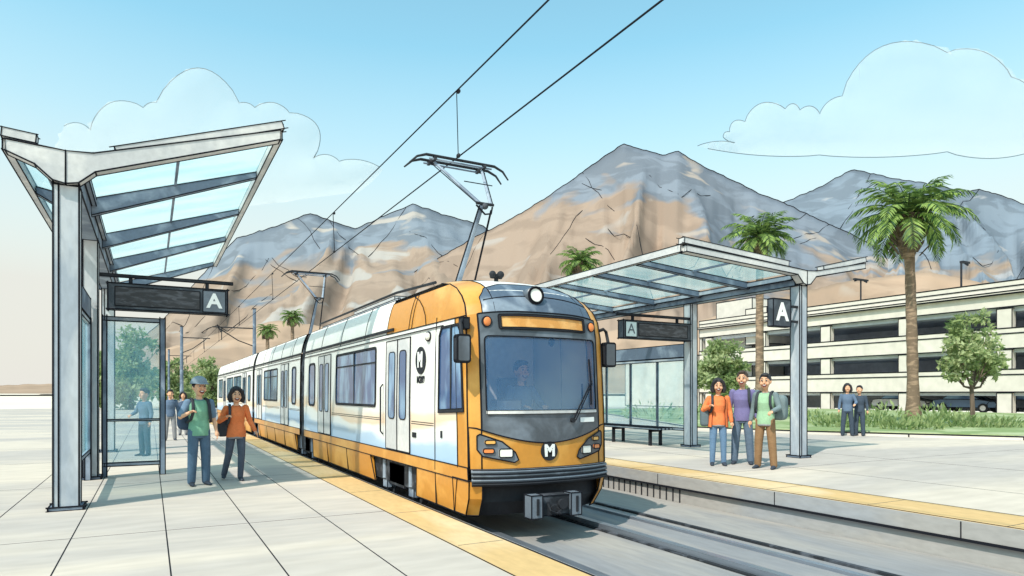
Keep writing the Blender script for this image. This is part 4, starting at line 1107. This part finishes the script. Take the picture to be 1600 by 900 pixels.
# ---------------------------------------------------------------- broadleaf trees
def tree(p, h, blobs, label, tr=.12, seed=2, n=5200, ls=.13, group='leafy trees', trunk_h=.4, name='leafy_tree'):
    r = random.Random(seed)
    t = thing(name, label, 'tree', p, 0, group)
    b = MB(); th = h * trunk_h
    b.tube([(0, 0, 0), (.03, 0, th * .5), (0, .02, th)], [tr * 1.3, tr, tr * .85], 'bark', n=8)
    for (x, y, z, rr) in blobs:
        c = Vector((x, y, z)); s = Vector((0, 0, th)); mid = s.lerp(c, .5) + Vector((0, 0, -.1 * h * r.random()))
        b.tube([s, mid, c], [tr * .7, tr * .45, tr * .15], 'bark', n=6)
        for _ in range(3):
            q = c + Vector((r.uniform(-1, 1), r.uniform(-1, 1), r.uniform(-.5, 1))) * rr * .7; b.tube([mid, q], [tr * .25, tr * .06], 'bark', n=4)
    b.build('trunk', t)
    b = MB(); tot = sum(q[3] ** 2 for q in blobs)
    for (x, y, z, rr) in blobs:
        k = int(n * rr * rr / tot); clumps = []
        for _ in range(26):
            a = r.uniform(0, 2 * PI); cz_ = r.uniform(-.75, 1); q = rr * r.uniform(.45, .95); sn = math.sqrt(max(0, 1 - cz_ * cz_)); clumps.append((Vector((x + math.cos(a) * sn * q, y + math.sin(a) * sn * q, z + cz_ * q * .8)), rr * r.uniform(.16, .34)))
        for _ in range(k):
            c, cr = r.choice(clumps); v = Vector((r.gauss(0, 1), r.gauss(0, 1), r.gauss(0, 1))).normalized() * cr * r.random() ** .4; p_ = c + v
            s = ls * r.uniform(.6, 1.5); d = (v.normalized() + Vector((r.uniform(-.7, .7), r.uniform(-.7, .7), r.uniform(-.6, .4)))).normalized(); sd = d.cross(Vector((r.uniform(-1, 1), r.uniform(-1, 1), r.uniform(-1, 1)))).normalized()
            b.add([p_ - d * s * .6, p_ + sd * s * .42, p_ + d * s, p_ - sd * s * .42], [(0, 1, 2, 3)], 'leafd' if r.random() < .10 else 'leaf')
    b.build('crown', t)
p = at(1519, 668, ZR); tree(p, 5.2, [(-.9, 0, 2.9, .85), (.8, .2, 3.0, .95), (0, 0, 3.8, 1.0), (-.6, .3, 2.2, .6), (1.2, 0, 2.2, .55), (.2, -.4, 2.6, .7)], 'small airy green tree with a forked trunk at the right edge of the bed', tr=.09, seed=4, n=3300, ls=.12, trunk_h=.3)
p = far(1130, 33); tree(Vector((p.x, p.y, ZR)), 4.8, [(-.7, 0, 2.1, 1.05), (.6, .2, 2.3, 1.15), (0, 0, 3.2, 1.1), (0, -.4, 1.4, 1.0), (-.4, .2, 2.7, 1.0)], 'round green tree behind the three waiting people', tr=.12, seed=6, n=5500, ls=.13, trunk_h=.25)
for px, d, yb, w_, seed, lb in ((205, 62, 505, 52, 21, 'tall green tree seen through the left wind screen'), (262, 88, 560, 34, 22, 'green tree at the platform end right of the wind screen'), (305, 100, 582, 26, 23, 'low green tree behind the distant catenary masts'), (336, 84, 553, 30, 24, 'green tree beside the rear end of the train'), (172, 70, 545, 40, 25, 'shorter green tree seen behind the left canopy post'), (370, 95, 566, 22, 27, 'green tree hidden partly by the rear of the train roof')):
    p = far(px, d); R = w_ / F * d; h = CAM_H + (615 - yb) / F * d + .3; r_ = random.Random(seed)
    bl = [(r_.uniform(-.5, .5) * R, r_.uniform(-.5, .5) * R, h * q, R * rr) for q, rr in ((.18, .8), (.34, .85), (.5, .85), (.66, .7), (.82, .5), (.36, .8))]
    tree(Vector((p.x, p.y, -.3)), h, bl, lb, tr=.22, seed=seed, n=4200, ls=.26, trunk_h=.25, group='trees beyond the platform end')
# ---------------------------------------------------------------- people
def cloth(name, col, var=.12): M[name] = mat(name, col, .9, var, 5, bump=.2, spec=.1); return name
for nm, c in (('shirt_green', (.20, .42, .29)), ('sleeve_blue', (.16, .24, .34)), ('jeans_blue', (.10, .16, .24)), ('sweater_orange', (.78, .22, .08)), ('leggings_dark', (.09, .11, .15)),
              ('sweater_violet', (.19, .17, .34)), ('jeans_mid', (.14, .23, .36)), ('jeans_grey', (.13, .18, .25)), ('shirt_mint', (.32, .50, .32)), ('jacket_grey', (.17, .22, .23)), ('trousers_brown', (.27, .16, .085)),
              ('shoe_dark', (.05, .06, .08)), ('cap_grey', (.30, .35, .40)), ('pack_navy', (.07, .10, .16)), ('pack_dark', (.05, .055, .065)), ('pack_slate', (.14, .18, .20)), ('shade_blue', (.12, .17, .25)), ('shade_dark', (.06, .08, .11)), ('shade_grey', (.30, .30, .31)), ('uniform_blue', (.10, .17, .28))):
    cloth(nm, c)
SH = {'rest': lambda s: [(.178 * s, .0, 1.395), (.235 * s, .02, 1.14), (.265 * s, -.05, .91)],
      'out': lambda s: [(.17 * s, .0, 1.41), (.25 * s, .03, 1.16), (.34 * s, -.06, .96)],
      'strap': lambda s: [(.178 * s, .0, 1.395), (.30 * s, -.03, 1.16), (.19 * s, -.165, 1.235)],
      'wave': lambda s: [(.178 * s, .0, 1.395), (.32 * s, -.05, 1.25), (.38 * s, -.10, 1.52)],
      'hold': lambda s: [(.178 * s, .0, 1.395), (.27 * s, -.06, 1.16), (.20 * s, -.24, 1.10)],
      'drive': lambda s: [(.178 * s, .0, 1.395), (.27 * s, -.12, 1.18), (.16 * s, -.38, 1.16)]}
def LEGS(pose):
    if pose == 'stand': return {s: [(.085 * s, 0, .92), (.105 * s, -.01, .50), (.115 * s, .02, .10)] for s in (-1, 1)}
    if pose == 'apart': return {s: [(.085 * s, 0, .92), (.125 * s, -.01, .50), (.15 * s, .02, .10)] for s in (-1, 1)}
    if pose == 'walk': return {-1: [(-.085, 0, .92), (-.13, .02, .52), (-.20, .22, .13)], 1: [(.085, 0, .92), (.09, -.06, .50), (.07, -.05, .10)]}
    if pose == 'sit': return {s: [(.09 * s, 0, .92), (.12 * s, -.40, .90), (.12 * s, -.42, .52)] for s in (-1, 1)}
def person(label, loc, height, rz, top, sleeve, legs, pose='stand', arms=('rest', 'rest'), hair='hair', style='short', skin='skin', female=False, group='people on the platforms', vox=.0085, short_sleeve=False, turn=0.0, face=True, cardigan=None, head=1.30, cap=False, belt=None, hem=.84):
    t = thing('person', label, 'person', loc, rz, group)
    k = height / 1.80
    t.scale = (k, k, k)
    wf = .90 if female else 1.0
    L = LEGS(pose); AR = {-1: SH[arms[0]](-1), 1: SH[arms[1]](1)}
    HC = Vector((0, -.02, 1.655)); hs = head
    RT = Matrix.Rotation(turn, 3, 'Z')
    def HP(x, y, z): return HC + RT @ Vector((x * hs, y * hs, z * hs))
    torso = [((0, .0, .86), (.155 * (1.05 if female else 1), .105)), ((0, 0, .96), (.15 * (1.05 if female else 1), .105)), ((0, 0, 1.10), (.135 * wf, .095)), ((0, -.01, 1.25), (.16 * wf, .115)), ((0, 0, 1.36), (.175 * wf, .105)), ((0, .005, 1.425), (.125 * wf, .08)), ((0, 0, 1.46), (.06, .058))]
    def tors(b, inf, z0, z1, m):
        T_ = [(p, r) for p, r in torso if z0 <= p[2] <= z1]
        if not T_ or T_[0][0][2] > z0 + .01: T_ = [((0, 0, z0), torso[0][1])] + T_
        b.tube([p for p, r in T_], [(r[0] + inf, r[1] + inf) for p, r in T_], m, n=20)
    def limb(b, P, R, m, n=12):
        P = [Vector(p) for p in P]; o = [P[0]]; rr = [R[0]]
        for i in range(len(P) - 1):
            for q in (.33, .66, 1): o.append(P[i].lerp(P[i + 1], q)); rr.append(R[i] + (R[i + 1] - R[i]) * q)
        b.tube(o, rr, m, n=n); b.ell(P[0], (R[0],) * 3, m, 10, 8); b.ell(P[-1], (R[-1],) * 3, m, 10, 8)
        for i in range(1, len(P) - 1): b.ell(P[i], (R[i] * 1.02,) * 3, m, 10, 8)
    # continuous body
    b = MB(); tors(b, 0, .86, 1.46, skin)
    b.tube([(0, 0, 1.40), (0, .0, 1.47), HC + Vector((0, .02, -.06))], [.058, .050, .050], skin, n=14)
    b.ell(HC + RT @ Vector((0, .012 * hs, .02 * hs)), (.076 * hs, .092 * hs, .105 * hs), skin, 20, 14)
    b.ell(HP(0, -.018, -.055), (.056 * hs, .064 * hs, .058 * hs), skin, 16, 10)
    b.ell(HP(0, -.050, -.085), (.026 * hs, .026 * hs, .022 * hs), skin, 10, 8)
    b.tube([HP(0, -.080, .022), HP(0, -.100, -.012), HP(0, -.098, -.026)], [.009 * hs, .014 * hs, .016 * hs], skin, n=8)
    for s in (-1, 1):
        b.ell(HP(.078 * s, .01, 0), (.012 * hs, .020 * hs, .030 * hs), skin, 8, 8); b.ell(HP(.04 * s, -.062, -.03), (.026 * hs,) * 3, skin, 8, 8)
        limb(b, L[s], [.082, .055, .040], skin); a = Vector(L[s][2])
        b.tube([a + Vector((0, .04, -.06)), a + Vector((0, -.06, -.07)), a + Vector((0, -.11, -.078))], [.030, .028, .018], skin, n=10)
        A_ = AR[s]; limb(b, A_, [.050, .038, .026], skin)
        # hand: palm, four curled fingers, side thumb
        w0 = Vector(A_[2]); fd = (w0 - Vector(A_[1])).normalized(); 
        inw = Vector((-s, 0, 0)) if abs(fd.z) > .6 else Vector((0, -.5, -1)).normalized()
        inw = (inw - fd * inw.dot(fd)).normalized(); sd = fd.cross(inw).normalized()
        b.tube([w0, w0 + fd * .04, w0 + fd * .085], [(.024, .018), (.038, .017), (.036, .015)], skin, n=12)
        curl = .35 if arms[0 if s < 0 else 1] in ('rest', 'out', 'wave') else 1.0
        for q, ln in zip((-1.5, -.5, .5, 1.5), (.062, .074, .078, .066)):
            o = w0 + fd * .082 + sd * q * .0185; p1 = o + (fd * math.cos(curl * .5) + inw * math.sin(curl * .5)) * ln * .5; p2 = p1 + (fd * math.cos(curl * 1.6) + inw * math.sin(curl * 1.6)) * ln * .5
            b.tube([o, p1, p2], [.0095, .009, .0075], skin, n=6)
        th_ = sd * (1 if (sd.y < 0) else -1)
        b.tube([w0 + fd * .03 + th_ * .028, w0 + fd * .062 + th_ * .050 + inw * .012, w0 + fd * .092 + th_ * .050 + inw * .024], [.013, .011, .009], skin, n=6)
    def facef(o):
        if not face: return
        for s in (-1, 1):
            o.ell(HP(.031 * s, -.083, .016), (.0105 * hs, .006 * hs, .0115 * hs), 'eyew', 10, 8); o.ell(HP(.031 * s, -.0885, .016), (.0088 * hs, .005 * hs, .0100 * hs), INK, 8, 6)
            o.tube([HP(.014 * s, -.090, .040), HP(.032 * s, -.089, .048), HP(.050 * s, -.078, .040)], .0042 * hs, 'hair', n=5)
        mw = .040
        up = [HP(x, -.0905 + abs(x) * .35, -.047 + abs(x) * .25) for x in (-mw, -mw / 2, 0, mw / 2, mw)]; lo = [HP(x, -.091 + abs(x) * .40, -.079 + (x / mw) ** 2 * .040) for x in (-mw, -mw / 2, 0, mw / 2, mw)]
        o.grid([up, lo], 'lip', ink=False); o.grid([up[::-1], lo[::-1]], 'lip', ink=False)
        tl = [(p + q * 2) / 3 for p, q in zip(lo, up)]; dv = RT @ Vector((0, -.0012, 0))
        o.grid([[p + dv for p in up[1:4]], [p + dv for p in tl[1:4]]], 'eyew', ink=False)
        o.tube(lo, .0032, 'lip', n=5); o.tube(up, .0025, 'lip', n=5)
    remesh(b, 'body', t, vox, 2, facef)
    # trousers
    b = MB()
    if pose == 'sit': b.tube([(0, 0, .84), (0, 0, .95), (0, 0, 1.02)], [(.165, .12), (.165, .12), (.155, .11)], legs, n=18)
    else: b.tube([(0, .0, .80), (0, .0, .88), (0, 0, .98), (0, 0, 1.02)], [(.145, .10), (.165, .118), (.158, .113), (.150, .108)], legs, n=18)
    for s in (-1, 1):
        tight = .006 if female else .018
        limb(b, [L[s][0], L[s][1], Vector(L[s][2]) + Vector((0, 0, -.03))], [.090 + tight * .3, .062 + tight, .048 + tight], legs)
    remesh(b, 'trousers', t, vox * 1.15, 2)
    for s in (-1, 1):
        a = Vector(L[s][2]); b = MB()
        hz = a.z - .1
        b.tube([a + Vector((0, .055, -.065)), a + Vector((0, 0, -.055)), a + Vector((.012 * s, -.09, -.070)), a + Vector((.02 * s, -.19, -.078))], [(.036, .034), (.043, .042), (.045, .032), (.030, .020)], 'shoe_dark', n=12); b.ell(a + Vector((.02 * s, -.185, -.078)), (.034, .034, .021), 'shoe_dark', 10, 6)
        b.tube([a + Vector((0, .01, -.06)), a + Vector((0, .005, .0))], [.045, .046], 'shoe_dark', n=12)
        remesh(b, 'shoe', t, vox * 1.1, 1)
    # top
    b = MB(); tors(b, .020, hem, 1.43, top); b.ell((0, 0, 1.40), (.15 * wf, .088, .06), top, 16, 8)
    remesh(b, 'shirt', t, vox * 1.15, 2)
    b = MB(); b.tube([(math.cos(a) * .068, math.sin(a) * .062, 1.452 - .012 * math.sin(a) * -1) for a in arc(16, 0, 2 * PI)], .011, sleeve, n=6, cap=False)
    b.build('collar', t, smooth=True)
    if belt:
        b = MB(); b.tube([(0, 0, hem - .025), (0, 0, hem + .02)], [(.172, .124)] * 2, belt, n=20); b.build('waistband', t, smooth=True)
    for s in (-1, 1):
        A_ = [Vector(p) for p in AR[s]]; b = MB()
        if short_sleeve: limb(b, [A_[0], A_[0].lerp(A_[1], .85)], [.068, .060], sleeve)
        else: limb(b, [A_[0], A_[1], A_[1].lerp(A_[2], .93)], [.066, .053, .041], sleeve)
        remesh(b, 'sleeve', t, vox * 1.15, 2)
    if cardigan:
        b = MB()
        for s in (-1, 1):
            g = []
            for i in range(9):
                z = 1.43 - i * (1.43 - .80) / 8; r0 = ip([(.8, .185), (.96, .176), (1.1, .165), (1.25, .185), (1.36, .195), (1.45, .12)], z); g.append([Vector((math.cos(a) * (r0 + .012), math.sin(a) * (r0 * .68 + .02), z)) for a in ([(-PI / 2 + s * (.75 + .12 * j)) for j in range(8)])])
            b.grid(g, cardigan, ink=False); b.grid([[p * 1.0 + Vector((p.x * .04, p.y * .05, 0)) for p in r] for r in g], cardigan, ink=True)
        b.build('cardigan', t, ink=.004, smooth=True)
    # hair
    b = MB(); hm = hair
    if style == 'short':
        b.ell(HP(0, .022, .042), (.083 * hs, .094 * hs, .092 * hs), hm, 20, 12)
        for s in (-1, 1): b.ell(HP(.062 * s, .02, .025), (.025 * hs, .05 * hs, .05 * hs), hm, 10, 8)
        fr = HP(0, -.052, .098)
        if not cap: b.ell(fr, (.058 * hs, .034 * hs, .026 * hs), hm, 12, 8)
    elif style == 'crop':
        b.ell(HP(0, .022, .044), (.083 * hs, .094 * hs, .090 * hs), hm, 20, 12); b.ell(HP(0, -.045, .100), (.050 * hs, .034 * hs, .022 * hs), hm, 12, 8)
        for s in (-1, 1): b.ell(HP(.064 * s, .02, .03), (.020 * hs, .035 * hs, .035 * hs), hm, 10, 8)
    else:
        b.ell(HP(0, .025, .045), (.092 * hs, .098 * hs, .096 * hs), hm, 20, 12)
        for s in (-1, 1):
            b.tube([HP(.03 * s, -.058, .105), HP(.072 * s, -.040, .06), HP(.090 * s, -.010, 0), HP(.092 * s, -.005, -.06), HP(.075 * s, -.015, -.105)], [.024 * hs, .028 * hs, .032 * hs, .036 * hs, .022 * hs], hm, n=10)
        b.tube([HP(0, .07, .04), HP(0, .075, -.03), HP(0, .055, -.10)], [(.09 * hs, .05 * hs), (.095 * hs, .045 * hs), (.075 * hs, .03 * hs)], hm, n=14)
    remesh(b, 'hair', t, vox, 2)
    if cap:
        b = MB(); g = []
        for i in range(7):
            a = PI / 2 * i / 6; g.append([HP(math.cos(q) * .103 * math.cos(a), .014 + math.sin(q) * .116 * math.cos(a), .050 + .104 * math.sin(a)) for q in arc(24, 0, 2 * PI)])
        b.grid(g, 'cap_grey', ink=False)
        b.tube([HP(math.cos(q) * .103, .014 + math.sin(q) * .116, .052) for q in arc(24, 0, 2 * PI)], .007, 'cap_grey', n=6)
        b.prism([(math.cos(q) * .085, -.07 + math.sin(q) * .10) for q in arc(12, PI, 2 * PI)], lambda x, y, a: HP(x, y, .052 + a + y * .08), 0, .010, 'cap_grey', ink=False)
        b.lines.append([HP(math.cos(q) * .106, .014 + math.sin(q) * .119, .046) for q in arc(24, 0, 2 * PI)])
        b.build('cap', t, ink=.0035, smooth=True)
    return t
def facing(p, extra=0): return math.atan2(-p[0], p[1]) + extra     # turn the front (-Y) towards the viewer
def rbox(b, c, sz, m, n=3):
    """soft box: superellipsoid"""
    c = Vector(c); vs = []; fs = []; nu, nv = 24, 14
    f = lambda v, e: math.copysign(abs(v) ** e, v)
    for i in range(nv + 1):
        a = -PI / 2 + PI * i / nv
        for j in range(nu):
            q = 2 * PI * j / nu; vs.append(c + Vector((sz[0] * f(math.cos(a), .45) * f(math.cos(q), .45), sz[1] * f(math.cos(a), .45) * f(math.sin(q), .45), sz[2] * f(math.sin(a), .45))))
    for i in range(nv):
        for j in range(nu):
            a, q = i * nu + j, i * nu + (j + 1) % nu; fs.append((a, q, q + nu, a + nu))
    b.add(vs, fs, m)
def backpack(owner, label, m, shift=(0, 0, 0), rz=0, straps=(-1, 1), sz=(.16, .10, .23), body_at=(0, .22, 1.20)):
    k = owner.scale[0]
    t = thing('backpack', label, 'backpack', owner.location, owner.rotation_euler[2], 'bags carried by the people'); t.scale = (k, k, k)
    c = Vector(body_at) + Vector(shift)
    b = MB(); rbox(b, c, sz, m)
    b.lines.append([c + Vector((sz[0] * .75 * math.cos(a), sz[1] * .8, sz[2] * .85 * math.sin(a))) for a in arc(20, 0, 2 * PI)])
    b.build('main_bag', t, ink=.006, smooth=True)
    b = MB(); rbox(b, c + Vector((0, sz[1] * .8, -sz[2] * .35)), (sz[0] * .75, sz[1] * .5, sz[2] * .45), m); b.build('front_pocket', t, smooth=True)
    b = MB(); b.tube([c + Vector((-.03, -.03, sz[2] * .95)), c + Vector((0, -.03, sz[2] * 1.15)), c + Vector((.03, -.03, sz[2] * .95))], .009, 'pack_dark', n=6); b.build('grab_loop', t, smooth=True)
    for s in straps:
        b = MB(); b.tube([(s * .10, .13, 1.40), (s * .115, .05, 1.478), (s * .12, -.06, 1.455), (s * .125, -.135, 1.36), (s * .13, -.155, 1.24), (s * .155, -.11, 1.12), (s * .19, .02, 1.06), (s * .15, .16, 1.06)], [(.026, .009)] * 8, 'pack_dark', n=8); b.build('strap', t, smooth=True)
    return t
P1 = at(311, 758, 0); m1 = person('man in grey cap and blue-sleeved green shirt gripping his backpack strap', P1, 1.74, facing(P1, .25), 'shirt_green', 'sleeve_blue', 'jeans_blue', 'stand', ('strap', 'rest'), hair='hair', short_sleeve=True, turn=.15, cap=True, skin='skin2')
backpack(m1, 'navy backpack on the back of the man in the grey cap', 'pack_navy', shift=(-.10, -.02, -.02), sz=(.19, .12, .25))
P2 = at(369, 750, 0); w1 = person('woman with bobbed dark hair in an orange sweater walking on the left platform', P2, 1.60, facing(P2, .10), 'sweater_orange', 'sweater_orange', 'leggings_dark', 'walk', ('strap', 'out'), style='bob', female=True, skin='skin2', turn=.05, belt='shade_grey')
backpack(w1, 'dark shoulder bag under the arm of the walking woman in orange', 'pack_dark', shift=(-.24, -.14, -.16), straps=(-1,), sz=(.09, .13, .19))
P3 = at(1122, 727, ZR); w2 = person('dark-haired woman in orange top and open cardigan beside the man in violet', P3, 1.62, facing(P3, .1), 'sweater_orange', 'sweater_orange', 'jeans_mid', 'stand', ('strap', 'rest'), style='bob', female=True, skin='skin', belt='shade_grey', cardigan='sweater_orange')
backpack(w2, 'grey bag hanging at the hip of the waiting woman in orange', 'pack_slate', shift=(-.27, -.16, -.20), straps=(-1,), sz=(.09, .12, .19))
P4 = at(1160, 725, ZR); m2 = person('tall cropped-haired man in a violet sweater, middle of the three waiting people', P4, 1.77, facing(P4, -.05), 'sweater_violet', 'sweater_violet', 'jeans_grey', 'apart', ('rest', 'rest'), hair='hairb', style='crop', skin='skin', turn=-.1)
backpack(m2, 'grey backpack slung over one shoulder of the man in violet', 'pack_slate', shift=(.22, -.06, .05), straps=(1,), sz=(.12, .12, .20))
P5 = at(1196, 732, ZR); m3 = person('man in a mint green shirt, grey jacket and brown trousers on the right platform', P5, 1.70, facing(P5, -.3), 'shirt_mint', 'jacket_grey', 'trousers_brown', 'apart', ('rest', 'hold'), hair='hair', style='short', skin='skin', turn=.15, belt='shade_grey')
backpack(m3, 'dark green-grey backpack on the man in brown trousers', 'jacket_grey', shift=(.18, -.04, -.04), sz=(.17, .13, .24))
# farther figures
V = .014
P6 = at(226, 712, 0); person('person in a teal top seen through the left glass wind screen', P6, 1.62, facing(P6, -.9), 'shade_blue', 'shade_blue', 'shade_dark', 'stand', ('hold', 'rest'), vox=V, face=False, style='short')
P7 = at(266, 688, 0); person('man in a blue top and grey trousers standing far down the left platform', P7, 1.62, facing(P7, .1), 'shade_blue', 'shade_blue', 'shade_grey', 'apart', ('rest', 'rest'), vox=V, hair='hair', style='short', face=False)
P8 = at(279, 684, 0); person('person raising a hand beside the man in blue far down the platform', P8 + Vector((.2, 1.6, 0)), 1.55, facing(P8, 0), 'shade_grey', 'shade_grey', 'shade_grey', 'stand', ('wave', 'rest'), vox=V, style='bob', face=False)
P9 = at(1324, 681, ZR); person('person in dark blue-grey standing before the garden bed, left of the pair', P9, 1.66, facing(P9, .1), 'shade_blue', 'shade_blue', 'shade_dark', 'apart', ('rest', 'hold'), vox=V, style='bob', face=False, group='pair standing by the garden bed')
P10 = at(1343, 681, ZR); person('person in dark blue-grey standing before the garden bed, right of the pair', P10, 1.60, facing(P10, -.2), 'shade_dark', 'shade_dark', 'shade_dark', 'stand', ('rest', 'rest'), vox=V, style='short', face=False, group='pair standing by the garden bed')
# driver at the desk, feet on the cab floor
dp = Vector((4.28 + .30, 6.9 + 1.24, .20 - .0)); person('train driver in a blue uniform seated behind the windshield', dp, 1.75, 0, 'uniform_blue', 'uniform_blue', 'shade_dark', 'sit', ('drive', 'drive'), vox=.011, style='short', group='')
